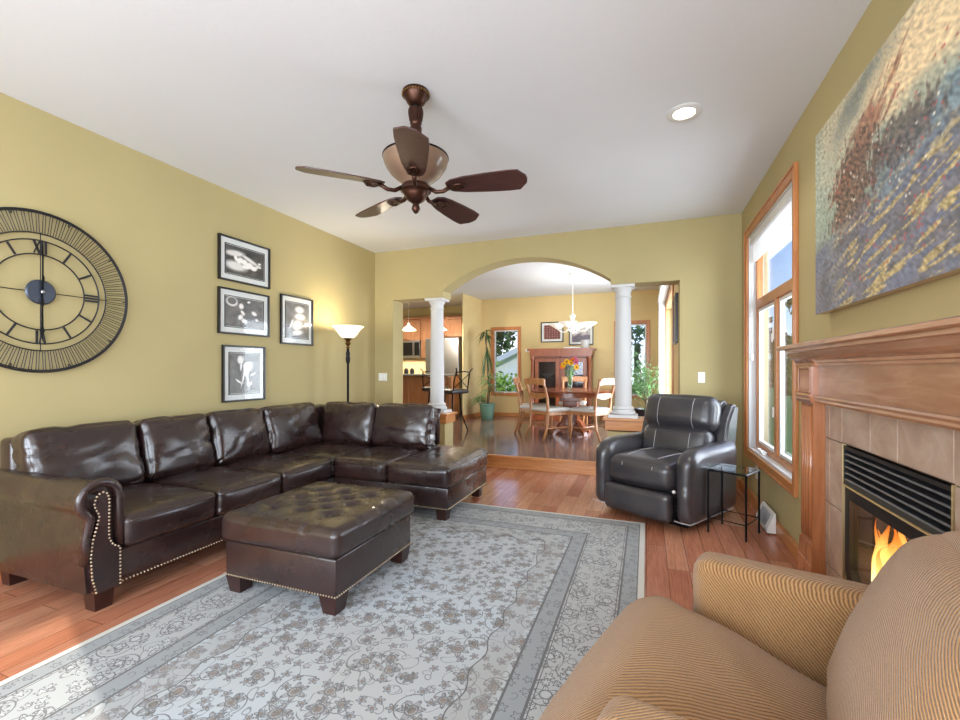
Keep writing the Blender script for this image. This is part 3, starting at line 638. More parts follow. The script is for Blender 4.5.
def frame_left(loc, w_, h_, label, fn, bd=.016, mt=.055):
    t = thing('framed_photograph', label, 'picture', loc, 0, 'black framed photographs on the left wall')
    b = nb(); frame_yz(b, 0, .028, -w_ / 2, w_ / 2, -h_ / 2, h_ / 2, bd); part('frame', b, 'black_frame', t)
    b = nb(); box(b, .002, .012, -w_ / 2 + bd * .6, w_ / 2 - bd * .6, -h_ / 2 + bd * .6, h_ / 2 - bd * .6); part('mat_board', b, 'mat_board', t)
    b = nb(); frame_yz(b, .012, .0145, -w_ / 2 + bd + mt * .82, w_ / 2 - bd - mt * .82, -h_ / 2 + bd + mt * .82, h_ / 2 - bd - mt * .82, .006); part('bevel', b, 'black_frame', t)
    pw, ph = w_ - 2 * (bd + mt), h_ - 2 * (bd + mt)
    art_grid('photograph', pw, ph, 90, int(90 * ph / pw), fn, 'photo_print', t, (.0135, 0, 0), 'left')
    b = nb(); box(b, .018, .0195, -w_ / 2 + bd * .7, w_ / 2 - bd * .7, -h_ / 2 + bd * .7, h_ / 2 - bd * .7); part('glass', b, 'picture_glass', t)
def gray(v): v = max(0.0, min(1, v)); v = v ** 2.2; return (v * 1.0, v * .97, v * .93)
def blob(u, v, cx, cy, rx, ry, a=0):
    x, y = u - cx, v - cy; ca, sa = math.cos(a), math.sin(a); x, y = x * ca + y * sa, -x * sa + y * ca
    return 1 - math.sqrt((x / rx) ** 2 + (y / ry) ** 2)
def ph_hands(u, v):
    g = .30 + .12 * fb(u * 3, v * 3, 1)
    for q in ((.25, .30, .34, .20, -.1), (.22, .74, .30, .13, .15), (.62, .62, .34, .075, -.55), (.80, .42, .20, .06, .9)):
        k = blob(u, v, *q); g = max(g, .45 + .45 * sst(0, .5, k)) if k > 0 else g
    for q in ((.25, .58, .05, .13, .2), (.35, .52, .09, .14, -.4), (.47, .50, .10, .12, .3), (.60, .42, .12, .13, -.2), (.72, .36, .10, .10, .4), (.5, .34, .12, .08, 0), (.88, .58, .05, .03, 0), (.9, .45, .04, .03, .5)):
        k = blob(u, v, *q); g = max(g, .62 + .36 * sst(0, .35, k)) if k > 0 else g
    return gray(g)
def ph_lilies(u, v):
    g = .36 + .12 * fb(u * 4, v * 4, 3)
    for q in ((.16, .84, .16, .18, .3), (.40, .72, .07, .11, 0), (.44, .50, .05, .10, .5), (.38, .34, .07, .11, -.3), (.48, .22, .08, .10, .6), (.75, .52, .07, .10, .7), (.82, .30, .05, .06, 0), (.60, .9, .05, .04, .4)):
        k = blob(u, v, *q); g = max(g, .6 + .36 * sst(0, .4, k)) if k > 0 else g
    k = blob(u, v, .16, .86, .11, .12, .3); g = g if k < 0 else .42
    return gray(g)
def ph_calla(u, v):
    g = .42 + .08 * fb(u * 5, v * 5, 5) - .1 * v
    for q in ((.36, .84, .12, .12, .9), (.38, .68, .035, .14, -.1), (.62, .68, .20, .13, .1), (.55, .55, .12, .12, .4), (.60, .38, .04, .3, .15), (.45, .38, .03, .28, -.3), (.80, .48, .12, .03, .3), (.30, .30, .14, .03, -.5), (.68, .22, .12, .04, .6)):
        k = blob(u, v, *q); g = max(g, .55 + .36 * sst(0, .4, k) + .08 * fb(u * 16, v * 16, 2)) if k > 0 else g
    return gray(g)
def ph_vase(u, v):
    g = .42 + .08 * fb(u * 5, v * 5, 8)
    for q in ((.6, .82, .24, .12, .0), (.62, .62, .30, .12, .0), (.5, .36, .28, .2, .2), (.5, .15, .3, .1, .1), (.25, .40, .05, .2, -.5)):
        k = blob(u, v, *q); g = max(g, .55 + .4 * sst(0, .5, k) + .1 * fb(u * 14, v * 14, 6)) if k > 0 else g
    return gray(g)
frame_left((XL, 3.005, 2.15), .545, .39, 'black framed photograph of cupped hands, top of the stack of three', ph_hands)
frame_left((XL, 3.0, 1.692), .54, .40, 'black framed photograph of pale blossoms, middle of the stack of three', ph_lilies)
frame_left((XL, 2.995, 1.147), .45, .50, 'black framed upright calla lily photograph, lowest of the stack of three', ph_calla)
frame_left((XL, 3.64, 1.69), .45, .50, 'black framed upright photograph hanging alone beside the floor lamp', ph_vase)

# ---------------------------------------------------------------- large painting above the mantel
def painting(u, v):
    wx, wy = fb(u * 4, v * 4, 4) * .06, fb(u * 4, v * 4, 9) * .06; uu, vv = u + wx, v + wy
    st = fb(uu * 6 + vv * 10, vv * 5 - uu * 9, 2, 5); fine = fb(u * 70 + v * 60, v * 28 - u * 30, 7, 3); drip = fb(u * 60, v * 14, 17, 3)
    c = mixc(L(150, 164, 150), L(196, 188, 160), sst(.45, 1, vv + .1 * st))
    c = mixc(c, L(160, 172, 158), sst(.10, .0, u) * .7)
    # warm glow of light, upper middle
    gl = blob(u, v, .62, .84, .34, .20, .15) + st * .2; c = mixc(c, L(238, 214, 172), sst(-.1, .6, gl))
    # diagonal rust strokes climbing to the glow
    rs_ = blob(uu, vv, .34, .72, .26, .09, .75) + fb(u * 26 - v * 20, v * 8, 5, 4) * .7; c = mixc(c, mixc(L(134, 80, 66), L(184, 134, 100), .5 + drip), sst(.05, .45, rs_) * .9)
    g2 = blob(uu, vv, .30, .92, .2, .08, .5) + fine * .8; c = mixc(c, L(118, 126, 122), sst(.1, .6, g2) * .8)
    # steel blue water to the right of the trees
    bl = blob(uu, vv, .62, .48, .32, .15, .35) + st * .5; c = mixc(c, mixc(L(84, 104, 120), L(126, 152, 164), .5 + st + fine * .5), sst(.0, .35, bl) * .9)
    # dark brown trees with ragged drips below
    tm = blob(uu, vv, .27, .52, .16, .22, -.15) + drip * .55 + st * .3; c = mixc(c, mixc(L(74, 56, 52), L(136, 102, 80), .45 + fine * 1.4), sst(-.02, .22, tm) * .92)
    t2 = blob(uu, vv, .50, .56, .16, .10, .4) + drip * .5; c = mixc(c, mixc(L(66, 60, 64), L(112, 92, 82), .5 + fine), sst(.02, .3, t2) * .8)
    # mauve-grey foreground
    fg = sst(.46, .26, v - (u - .1) * .18 + .05 * st); c = mixc(c, mixc(L(96, 92, 102), L(122, 120, 136), .5 + st), fg * .9)
    bb_ = fb(u * 5 - v * 3, v * 18 - u * 6, 31, 3); c = mixc(c, L(112, 122, 148), sst(.10, .3, bb_) * fg * .6)
    rf = fb(u * 9 - v * 3, v * 30 - u * 12, 12, 4); c = mixc(c, mixc(L(160, 140, 100), L(200, 182, 132), .5 + fine), sst(.12, .26, rf) * fg * sst(.08, .3, u))
    fl = abs(noise.cell(Vector((u * 150 + v * 40, v * 90, 3)))); m_ = fb(u * 8, v * 8, 40)
    if fl > .965 and m_ > -.02 and .08 < v < .8 and .12 < u: c = mixc(c, L(190, 84, 80), .75)
    elif fl < .02 and m_ < .15 and .3 < v < .7 and .15 < u: c = mixc(c, L(226, 222, 206), .7)
    return tuple(max(0, x * (1 + fine * .5)) for x in c)
Pn = thing('canvas_painting', 'large unframed impressionist landscape canvas above the mantel', 'painting', (.8825, 1.98, 1.938))
b = nb(); box(b, -.049, 0, -.82, .82, -.468, .468, .003); part('canvas_edge', b, 'mantel_y', Pn)
art_grid('canvas_face', 1.64, .936, 330, 190, painting, 'canvas_paint', Pn, (-.0498, 0, 0), 'right')

# ---------------------------------------------------------------- fireplace
Fm = thing('fireplace_mantel', 'carved wooden fireplace mantel with fluted legs on the right wall', 'mantel', (0, 1.985, 0))
def sym(s, y): return s * y
b = nb(); prof = [(.8825, 1.245), (.8825, 1.307), (.675, 1.307), (.668, 1.300), (.668, 1.290), (.678, 1.283), (.690, 1.279), (.690, 1.272), (.70, 1.268), (.702, 1.262), (.74, 1.245)]
def extr(b, prof, y0, y1): prism(b, prof, 'y', y0, y1)
extr(b, [(.8825, 1.283), (.8825, 1.307), (.676, 1.307), (.668, 1.302), (.668, 1.288), (.676, 1.283)], -.87, .87); part('shelf', b, 'mantel_y', Fm)
b = nb(); extr(b, [(.8825, 1.283), (.690, 1.283), (.690, 1.270), (.700, 1.266), (.712, 1.243), (.726, 1.232), (.742, 1.224), (.742, 1.214), (.752, 1.210), (.752, 1.200), (.8825, 1.200)], -.79, .79)
# returns of the crown around both pilaster heads
part('crown_moulding', b, 'mantel_y', Fm)
b = nb(); box(b, .770, .8825, -.745, .745, 1.045, 1.200); part('frieze_panel', b, 'mantel_y', Fm)
b = nb(); extr(b, [(.8825, 1.058), (.752, 1.058), (.748, 1.050), (.756, 1.040), (.750, 1.032), (.758, 1.022), (.8825, 1.022)], -.745, .745); part('lower_moulding', b, 'mantel_y', Fm)
for s in (1, -1):
    y0, y1 = sorted((s * .575, s * .750))
    b = nb(); box(b, .752, .8825, y0, y1, .33, 1.05); pil = part('pilaster', b, 'mantel_z', Fm)
    b = nb()
    for k in range(4):
        yc = (y0 + y1) / 2 + (k - 1.5) * .036; tube(b, [(.752, yc, .36), (.752, yc, 1.0)], .0105, 10)
    part('fluting', b, 'mantel_z', pil, True)
    b = nb(); box(b, .738, .8825, y0 - .012, y1 + .012, 0, .235, .003); prism(b, [(y0 - .012, .235), (y0, .33), (y1, .33), (y1 + .012, .235)], 'x', .744, .8825); part('plinth', b, 'mantel_z', pil)
    b = nb(); box(b, .742, .8825, y0 - .01, y1 + .01, 1.05, 1.20, .003); frame_yz(b, .736, .742, y0 - .006, y1 + .006, 1.066, 1.196, .014)
    prism(b, [(.742, 1.215), (.690, 1.283), (.8825, 1.283), (.8825, 1.20), (.742, 1.20)], 'y', y0 - .05, y1 + .05)
    prism(b, [(.8825, 1.064), (.734, 1.064), (.728, 1.054), (.738, 1.042), (.732, 1.034), (.742, 1.018), (.8825, 1.018)], 'y', y0 - .02, y1 + .02); part('pilaster_block', b, 'mantel_z', pil)
b = nb(); box(b, .80, .8825, .755, .80, 0, .085, .004); part('base_shoe', b, 'mantel_z', Fm)
# tile surround
Ts = thing('tile_surround', 'taupe stone tile surround framing the firebox', 'tile surround', (0, 1.985, 0))
b = nb(); box(b, .806, .8825, -.575, -.37, 0, 1.022); box(b, .806, .8825, .37, .575, 0, 1.022); box(b, .806, .8825, -.37, .37, .86, 1.022); box(b, .806, .8825, -.37, .37, 0, .235); part('grout_bed', b, 'grout', Ts)
b = nb(); g_ = .0025
def tl(y0, y1, z0, z1): box(b, .798, .807, y0 + g_, y1 - g_, z0 + g_, z1 - g_, .002, 1)
for s in (1, -1):
    for (z0, z1) in ((0, .265), (.265, .56), (.56, .86), (.86, 1.022)): a_, c_ = sorted((s * .375, s * .515)); tl(a_, c_, z0, z1); a_, c_ = sorted((s * .515, s * .575)); tl(a_, c_, z0, z1)
for y0, y1 in ((-.375, -.08), (-.08, .115), (.115, .375)): tl(y0, y1, .863, 1.022); tl(y0, y1, 0, .232)
part('tiles', b, 'tile', Ts)
# insert
Fi = thing('gas_fireplace', 'black gas fireplace insert with louvers and glass front', 'fireplace', (0, 1.985, 0))
b = nb(); box(b, .796, .812, .3665, .3715, .235, .86); part('brass_edge', b, 'brass', Fi); b = nb(); box(b, .796, .812, -.3715, -.3665, .235, .86); part('brass_edge', b, 'brass', Fi)
b = nb(); box(b, .84, .87, -.366, .366, .69, .853); box(b, .80, .84, .358, .366, .69, .853); box(b, .80, .84, -.366, -.358, .69, .853); box(b, .80, .84, -.366, .366, .838, .853); part('louver_backing', b, 'fire_black', Fi)
for k in range(5):
    z = .828 - k * .027; b = nb(); prism(b, [(.80, z - .012), (.804, z - .006), (.84, z + .010), (.84, z + .004), (.806, z - .014)], 'y', -.358, .358); part('louver', b, 'louver_black', Fi)
b = nb(); prism(b, [(.797, .69), (.803, .712), (.84, .722), (.84, .69)], 'y', -.36, .36); part('louver_lip', b, 'fire_black', Fi)
b = nb(); box(b, .7955, .80, -.36, .36, .680, .688); part('door_trim', b, 'brass', Fi)
b = nb(); o8 = [(-.36, .31), (-.30, .245), (.30, .245), (.36, .31), (.36, .678), (-.36, .678)]; i8 = [(-.315, .335), (-.275, .285), (.275, .285), (.315, .335), (.315, .63), (-.315, .63)]
def ringprism(b, o, i, x0, x1):
    n = len(o); V = [[b.verts.new((x, p[0], p[1])) for p in q] for q in (o, i) for x in (x0, x1)]
    for k in range(n):
        j = (k + 1) % n; b.faces.new((V[0][k], V[0][j], V[2][j], V[2][k])); b.faces.new((V[1][k], V[1][j], V[3][j], V[3][k])); b.faces.new((V[0][k], V[0][j], V[1][j], V[1][k])); b.faces.new((V[2][k], V[2][j], V[3][j], V[3][k]))
ringprism(b, o8, i8, .803, .83); part('door_frame', b, 'fire_black', Fi)
b = nb(); prism(b, i8, 'x', .818, .821); part('door_glass', b, 'fire_glass', Fi)
plain('firebox_wall', (66, 62, 60), .8); m = MT['firebox_wall']
br = m.node('ShaderNodeTexBrick'); 
for k_, x_ in (('Scale', 1.0), ('Mortar Size', .006), ('Brick Width', .22), ('Row Height', .3)): br.inputs[k_].default_value = x_
br.inputs['Color1'].default_value = lin(92, 92, 98); br.inputs['Color2'].default_value = lin(70, 70, 76); br.inputs['Mortar'].default_value = lin(30, 30, 30); m.link(m.coord((1, 1, 1), (PI / 2, 0, PI / 2)), br.inputs['Vector']); m.base(br.outputs[0])
b = nb(); box(b, 1.20, 1.22, -.36, .36, .24, .70); box(b, .832, 1.22, -.37, -.35, .24, .70); box(b, .832, 1.22, .35, .37, .24, .70); box(b, .832, 1.22, -.36, .36, .24, .26); box(b, .832, 1.22, -.36, .36, .69, .70); part('firebox', b, 'firebox_wall', Fi)
b = nb(); box(b, .86, 1.17, -.30, .30, .262, .30, .008); part('burner', b, 'fire_black', Fi)
for k in range(7):
    b = nb(); y = -.24 + k * .08; tube(b, [(.86, y, .37), (.86, y, .315), (.87, y, .308), (1.1, y, .308)], .006, 6); part('grate_bar', b, 'black_metal', Fi)
def log_thing(p0, p1, r, label):
    p0, p1 = Vector(p0), Vector(p1); t = thing('fire_log', label, 'log', tuple((p0 + p1) / 2), 0, 'logs in the firebox'); b = nb(); n = 9
    c0 = (p0 + p1) / 2; pts = [p0.lerp(p1, k / n) - c0 + Vector((0, 0, .008 * math.sin(k * 1.7))) for k in range(n + 1)]
    tube(b, pts, r, 12, rs=[r * (.9 + .12 * math.sin(k * 2.3)) for k in range(n + 1)]); part('bark', b, 'log_bark', t, True, 60)
log_thing((.92, 1.72, .345), (.92, 2.27, .345), .034, 'long charred log lying at the front of the grate')
log_thing((1.04, 1.74, .35), (1.04, 2.26, .35), .04, 'thick charred log lying at the back of the grate')
log_thing((.90, 2.24, .395), (1.06, 1.97, .42), .026, 'thin log leaning across the others at the left of the fire')
log_thing((1.05, 2.06, .47), (.90, 1.80, .40), .026, 'thin log leaning across the others at the right of the fire')
Fl = thing('flames', 'orange and yellow flames rising from the logs behind the fireplace glass', 'fire', (.905, 1.985, .31)); Fl['kind'] = 'stuff'
rr = random.Random(5)
for k in range(30):
    y = -.25 + .57 * k / 29 + rr.uniform(-.015, .015); c = 1 - abs(y - .15) / .42; hgt = .09 + .26 * c * rr.uniform(.35, 1.2); ww = rr.uniform(.011, .022); x = rr.uniform(-.05, .05); ph = rr.uniform(0, 6)
    if k in (18, 19, 23): hgt = rr.uniform(.31, .36); ww = .026
    b = nb(); n = 14; pts = []; rs = []
    for i in range(n + 1):
        t = i / n; pts.append((x + .012 * math.sin(ph + t * 4), y + .05 * math.sin(ph + t * 6.5) * t, t * hgt)); rs.append(max(.0008, ww * (math.sin(PI * min(1, t * .75 + .22)) ** 1.4) * (1 - t ** 2.2)))
    tube(b, pts, .01, 10, rs=rs); part('flame', b, 'flame', Fl, True)
light('fire_glow', 'POINT', (.93, 1.985, .55), 6, (1, .45, .15), shadow_soft_size=.08)

# ---------------------------------------------------------------- rug
b = nb(); box(b, -(RX1 - RX0) / 2, (RX1 - RX0) / 2, -(RY1 - RY0) / 2, (RY1 - RY0) / 2, 0, .011, .004)
o = part('rug', b, 'rug_weave', None, loc=((RX0 + RX1) / 2, (RY0 + RY1) / 2, 0.0005)); tag(o, 'large pale grey floral rug with patterned border on the wooden floor', 'rug')

# ---------------------------------------------------------------- sectional sofa (world coordinates under an empty at the corner)
def nails(b, pts, r=.0054, step=.0175, nrm=(1, 0, 0)):
    """domed upholstery nails along a polyline"""
    pts = [Vector(p) for p in pts]; nrm = Vector(nrm).normalized(); acc = 0
    for A, B in zip(pts, pts[1:]):
        L_ = (B - A).length; t = acc
        while t < L_:
            p = A + (B - A) * (t / L_); sphere(b, p, r, u=6, v=4); t += step
        acc = t - L_
SX, SY = XL, 3.97   # back of the L along the left wall / far side
So = thing('sectional_sofa', 'dark brown leather L-shaped sectional sofa with nailhead trim along the left wall', 'sofa', (0, 0, 0))
FX = -2.48; FYn = 3.06; EX = -1.42; AY0, AY1 = 1.30, 1.45; BK = XL + .03
b = nb(); box(b, BK, FX - .01, AY0 + .03, SY, .10, .27, .012); box(b, FX - .1, EX, FYn + .01, SY - .02, .10, .27, .012); base = part('base', b, 'brown_leather', So, True, 40)
b = nb(); box(b, BK, BK + .13, AY0 + .06, SY, .2, .80, .03, 3); bb = part('back_frame', b, 'brown_leather', So, True, 50)
b = nb(); box(b, BK, -1.93, SY - .15, SY, .2, .80, .03, 3); part('back_frame', b, 'brown_leather', So, True, 50)
# rolled arm along X at the near end
b = nb(); cy, cz, rr_ = 1.365, .548, .083
prof = [(1.315, .10), (1.310, .25), (1.318, .38), (1.335, .455)]
for k in range(0, 13):
    a = math.radians(235 - k * 25); prof.append((cy + rr_ * math.cos(a) * 1.02, cz + rr_ * math.sin(a)))
prof = [(1.315, .10), (1.305, .25), (1.308, .38), (1.325, .46)] + [(cy + rr_ * math.cos(math.radians(q)), cz + rr_ * math.sin(math.radians(q))) for q in range(225, -1, -15)] + [(1.448, .50), (1.450, .30), (1.450, .10)]
sec = []
xs_ = [BK + .02 + (FX - BK - .05) * i / 26 for i in range(27)]
rows = []
for x in xs_:
    row = []
    for (y, z) in prof:
        k = noise.noise(Vector((x * 5, y * 6, z * 6))) * .004
        crease = 0
        for xc in (-3.05, -2.82): crease += .006 * math.exp(-((x - xc) / .012) ** 2) if z > .45 else 0
        dy, dz = y - cy, z - cz; q = math.hypot(dy, dz) or 1
        row.append(b.verts.new((x, y + (k - crease) * dy / q, z + (k - crease) * dz / q)))
    rows.append(row)
for A, B in zip(rows, rows[1:]):
    for j in range(len(prof) - 1): b.faces.new((A[j], A[j + 1], B[j + 1], B[j]))
    b.faces.new((A[-1], A[0], B[0], B[-1]))
b.faces.new(rows[0]); b.faces.new(rows[-1][::-1]); arm = part('arm', b, 'brown_leather', So, True, 50)
# arm front panel and its padded roll
b = nb(); tube(b, [(FX - .018, y, z) for (y, z) in prof[1:-1]], .022, 10); part('arm_roll', b, 'brown_leather', arm, True)
pan = [(1.335, .10), (1.322, .18), (1.316, .28), (1.324, .36), (1.345, .44), (1.352, .475), (1.335, .51), (1.330, .54), (1.343, .575), (1.365, .587), (1.386, .575), (1.394, .54), (1.392, .40), (1.394, .35), (1.410, .315), (1.438, .295), (1.448, .29), (1.448, .10)]
b = nb(); prism(b, pan, 'x', FX - .03, FX + .004); pp = part('front_panel', b, 'brown_leather', arm, True, 40)
b = nb(); nails(b, [(FX + .005, y, z) for y, z in [(1.338, .108)] + pan[1:16] + [(1.442, .29), (1.442, .108)]]); part('nailheads', b, 'nail_brass', arm, True)
b = nb(); nails(b, [(FX - .008, 1.46, .112), (FX - .008, FYn, .112)]); nails(b, [(FX, FYn + .008, .112), (EX - .01, FYn + .008, .112)]); nails(b, [(EX + .002, FYn + .02, .112), (EX + .002, SY - .05, .112)]); part('nailheads', b, 'nail_brass', base, True)
for (x, y) in ((FX - .07, AY0 + .09), (BK + .1, AY0 + .09), (FX - .4, AY0 + 1.6), (EX - .07, FYn + .08), (EX - .07, SY - .10), (FX - .0, FYn + .1), (BK + .1, SY - .1), (-1.95, SY - .1)):
    b = nb(); q = .045; prism(b, [(-q, -q), (q, -q), (q, q), (-q, q)], 'z', 0, .10)
    for v in b.verts:
        if v.co.z < .01: v.co.x *= .82; v.co.y *= .82
    for v in b.verts:
        if v.co.z < .01 and x > RX0 and y < RY1: v.co.z = .0118
    part('foot', b, 'dark_leg', So, loc=(x, y, 0))
# seat cushions
cush_y = [(1.455, 1.975), (1.98, 2.50), (2.505, 3.05)]
for i, (y0, y1) in enumerate(cush_y):
    b = nb(); cushion(b, ((BK + .16 + FX + .015) / 2, (y0 + y1) / 2, .352), (FX + .015 - BK - .16, y1 - y0 - .006, .165), .035, (.018, .002, .028), 16, .004, i + 1, fold=.004); sc_ = part('seat_cushion', b, 'brown_leather', So, True)
    stitch_on(sc_, [((0, y0 + .02 + (y1 - y0 - .04) * k / 12, .408), (-1, 0, 0)) for k in range(13)], 'brown_leather', .0055, 'piping')
b = nb(); cushion(b, ((BK + .16 + FX) / 2 , (3.06 + SY - .15) / 2, .352), (FX - BK - .16, SY - .15 - 3.06, .165), .035, (.004, .004, .026), 16, .004, 5); part('seat_cushion', b, 'brown_leather', So, True)
b = nb(); cushion(b, ((FX + .004 - 1.955) / 2, (FYn - .015 + SY - .15) / 2, .352), (-1.955 - FX - .008, SY - .15 - FYn + .015, .165), .035, (.003, .018, .028), 16, .004, 6, fold=.004); sc_ = part('seat_cushion', b, 'brown_leather', So, True)
stitch_on(sc_, [((-2.46 + .49 * k / 12, 0, .408), (0, 1, 0)) for k in range(13)], 'brown_leather', .0055, 'piping')
b = nb(); cushion(b, ((-1.95 + EX + .012) / 2, (FYn - .015 + SY - .005) / 2, .352), (EX + .012 + 1.95, SY - FYn + .01, .165), .035, (.012, .014, .02), 16, .003, 7); sc_ = part('seat_cushion', b, 'brown_leather', So, True)
stitch_on(sc_, [((-1.93 + .49 * k / 12, 0, .408), (0, 1, 0)) for k in range(13)] + [((0, 3.08 + .85 * k / 16, .408), (-1, 0, 0)) for k in range(17)], 'brown_leather', .0055, 'piping')
# back cushions on the left wall run, leaning against the frame
back_y = [(1.36, 1.94), (1.95, 2.44), (2.45, 2.96), (2.97, 3.62)]
for i, (y0, y1) in enumerate(back_y):
    b = nb(); R3 = Matrix.Rotation(math.radians(-14), 3, 'Y')
    cushion(b, (BK + .215, (y0 + y1) / 2, .635), (.18, y1 - y0 - .004, .41), .045, (.045, .004, .012), 26, .006, 11 + i, R3, 5, .012); part('back_cushion', b, 'brown_leather', So, True)
for i, (x0, x1) in enumerate([(-3.13, -2.51), (-2.50, -1.88)]):
    b = nb(); R3 = Matrix.Rotation(math.radians(-14), 3, 'X')
    cushion(b, ((x0 + x1) / 2, SY - .215, .635), (x1 - x0 - .004, .18, .41), .045, (.004, .045, .012), 26, .006, 21 + i, R3, 5, .012); part('back_cushion', b, 'brown_leather', So, True)
b = nb(); tube(b, [(-1.90, SY - .08, .80), (-1.905, SY - .10, .72), (-1.905, SY - .10, .46)], .028, 10); part('back_end_roll', b, 'brown_leather', So, True)

# ---------------------------------------------------------------- tufted ottoman
Ot = thing('tufted_ottoman', 'square dark brown leather tufted ottoman standing on the rug', 'ottoman', (-1.722, 2.06, .011))
hw_ = .355
b = nb(); box(b, -hw_, hw_, -hw_, hw_, .085, .275, .012, 3); ob = part('base', b, 'brown_leather', Ot, True, 40)
b = nb(); q = hw_ + .003; zz = .098
nails(b, [(-q, -q, zz), (q, -q, zz), (q, q, zz), (-q, q, zz), (-q, -q, zz)], .0045, .0165); part('nailheads', b, 'nail_brass', ob, True)
for sx in (-1, 1):
    for sy in (-1, 1):
        b = nb(); q = .05; prism(b, [(-q, -q), (q, -q), (q, q), (-q, q)], 'z', 0, .09)
        for v in b.verts:
            if v.co.z < .01: v.co.x *= .72; v.co.y *= .72
        part('foot', b, 'dark_leg', Ot, loc=(sx * (hw_ - .052), sy * (hw_ - .052), 0))
b = nb(); cushion(b, (0, 0, .345), (2 * hw_ + .045, 2 * hw_ + .045, .145), .04, (.006, .006, .02), 70, .002, 3, bottom_puff=False)
tufts = [(x * .155, y * .155) for x in (-1.5, -.5, .5, 1.5) for y in (-1, 0, 1)] ; tufts = [(x, y) for x in (-.165, 0, .165) for y in (-.21, -.07, .07, .21)]
tufts = [(x, y) for x in (-.18, 0, .18) for y in (-.18, 0, .18)] + [(-.09, .09), (.09, -.09), (.09, .09), (-.09, -.09)]
for v in b.verts:
    if v.co.z > .36:
        d = 0
        for (x, y) in tufts: q = math.hypot(v.co.x - x, v.co.y - y); d += .030 * math.exp(-(q / .026) ** 2) + .022 * math.exp(-(q / .055) ** 2)
        for (x, y) in tufts:
            if abs(x) > .15 and abs(v.co.y - y) < .02 and abs(v.co.x) > abs(x) and v.co.x * x > 0: d += .007 * (1 - abs(v.co.y - y) / .02)
            if abs(y) > .15 and abs(v.co.x - x) < .02 and abs(v.co.y) > abs(y) and v.co.y * y > 0: d += .007 * (1 - abs(v.co.x - x) / .02)
        v.co.z -= d
ct = part('cushion', b, 'brown_leather', Ot, True)
dg = None
for (x, y) in tufts:
    b = nb(); sphere(b, (0, 0, 0), .013, sz=.5); part('button', b, 'brown_leather', ct, True, loc=(x, y, .404))
b = nb(); q = hw_ + .012; tube(b, [(-q, -q, .283), (q, -q, .283), (q, q, .283), (-q, q, .283)], .006, 6, True); part('piping', b, 'brown_leather', ct, True)

# ---------------------------------------------------------------- grey recliner (faces local -Y)
Rc = thing('recliner', 'grey leather recliner armchair with pale stitching beside the window', 'armchair', (.15, 4.03, 0), math.radians(-30.0))
b = nb(); box(b, -.30, .30, -.28, .40, .06, .30, .03, 3); part('body', b, 'grey_leather', Rc, True, 50)
b = nb(); box(b, -.33, .33, -.30, .34, .0, .055, .01); part('base_frame', b, 'black_metal', Rc)
for s in (-1, 1):
    b = nb(); cushion(b, (s * .355, -.02, .325), (.15, .80, .55), .07, (.012, .015, .0), 16, .002, 31 + s)
    for v in b.verts:
        if v.co.z > .4: v.co.z += .0 - .05 * sst(-.1, .4, v.co.y) * 0 + .0
        if v.co.y < -.25 and v.co.z > .35: v.co.z -= .05 * sst(-.25, -.44, v.co.y)
    a_ = part('arm', b, 'grey_leather', Rc, True)
    b = nb(); tube(b, [(s * .355 + t * .06, -.445 + .01 * abs(t), .08) for t in (-1, 0, 1)] + [(s * .43, .26, .07)], .004, 6); part('stitching', b, 'stitch', a_)
b = nb(); cushion(b, (0, -.14, .375), (.555, .60, .215), .07, (.0, .015, .025), 16, .003, 35); st_ = part('seat_cushion', b, 'grey_leather', Rc, True)
b = nb(); cushion(b, (0, -.435, .16), (.555, .09, .21), .035, (.0, .012, .0), 14, .002, 36); part('footrest', b, 'grey_leather', Rc, True)
tl_ = Matrix.Rotation(math.radians(-14), 3, 'X')
b = nb(); cushion(b, (0, .195, .55), (.60, .17, .27), .07, (.0, .03, .01), 14, .003, 37, tl_); lb = part('lumbar_cushion', b, 'grey_leather', Rc, True)
b = nb(); cushion(b, (0, .265, .805), (.64, .19, .30), .085, (.0, .03, .01), 14, .003, 38, tl_); hb_ = part('headrest_cushion', b, 'grey_leather', Rc, True)
b = nb(); prism(b, [(.33, .12), (.42, .12), (.45, .5), (.52, .90), (.44, .92), (.36, .88), (.30, .55)], 'x', -.30, .30); bmesh.ops.bevel(b, geom=b.edges[:], offset=.02, segments=3, affect='EDGES'); part('back_shell', b, 'grey_leather', Rc, True, 50)
for s in (-1, 1):
    b = nb(); prism(b, [(.20, .45), (.34, .40), (.44, .50), (.52, .88), (.42, .89), (.30, .75)], 'x', s * .335 - .045, s * .335 + .045); bmesh.ops.bevel(b, geom=b.edges[:], offset=.022, segments=3, affect='EDGES'); part('wing', b, 'grey_leather', Rc, True, 50)
for s in (-1, 1):
    x = s * .15
    stitch_on(st_, [((x * (1 - .15 * k / 9), .10 - .05 * k, 1), (0, 0, -1)) for k in range(10)] + [((x * .85, -1, .44 - .02 * k), (0, 1, 0)) for k in range(2)])
    stitch_on(lb, [((x, -1, .44 + .021 * k), (0, 1, 0)) for k in range(11)])
    stitch_on(hb_, [((x, -1, .67 + .022 * k), (0, 1, 0)) for k in range(13)])
b = nb(); tube(b, [(.285, -.41, .28), (.287, -.43, .29)], .012, 8); part('latch_knob', b, 'white_plastic', Rc, True)
b = nb()
for k in range(6): box(b, .268, .286, -.40 + .0 * k, -.36, .06 + k * .035, .085 + k * .035, .003)
part('mechanism', b, 'black_metal', Rc)

# power cord on the floor behind the side table
b = nb(); tube(b, [(.45, 4.42, .02), (.53, 4.40, .012), (.60, 4.46, .03), (.66, 4.62, .10), (.70, 4.75, .16), (.73, 4.86, .155)], .004, 6); cb = part('power_cord', b, 'black_plastic', None, True); tag(cb, 'thin black power cord rising from the floor behind the recliner', 'cord')

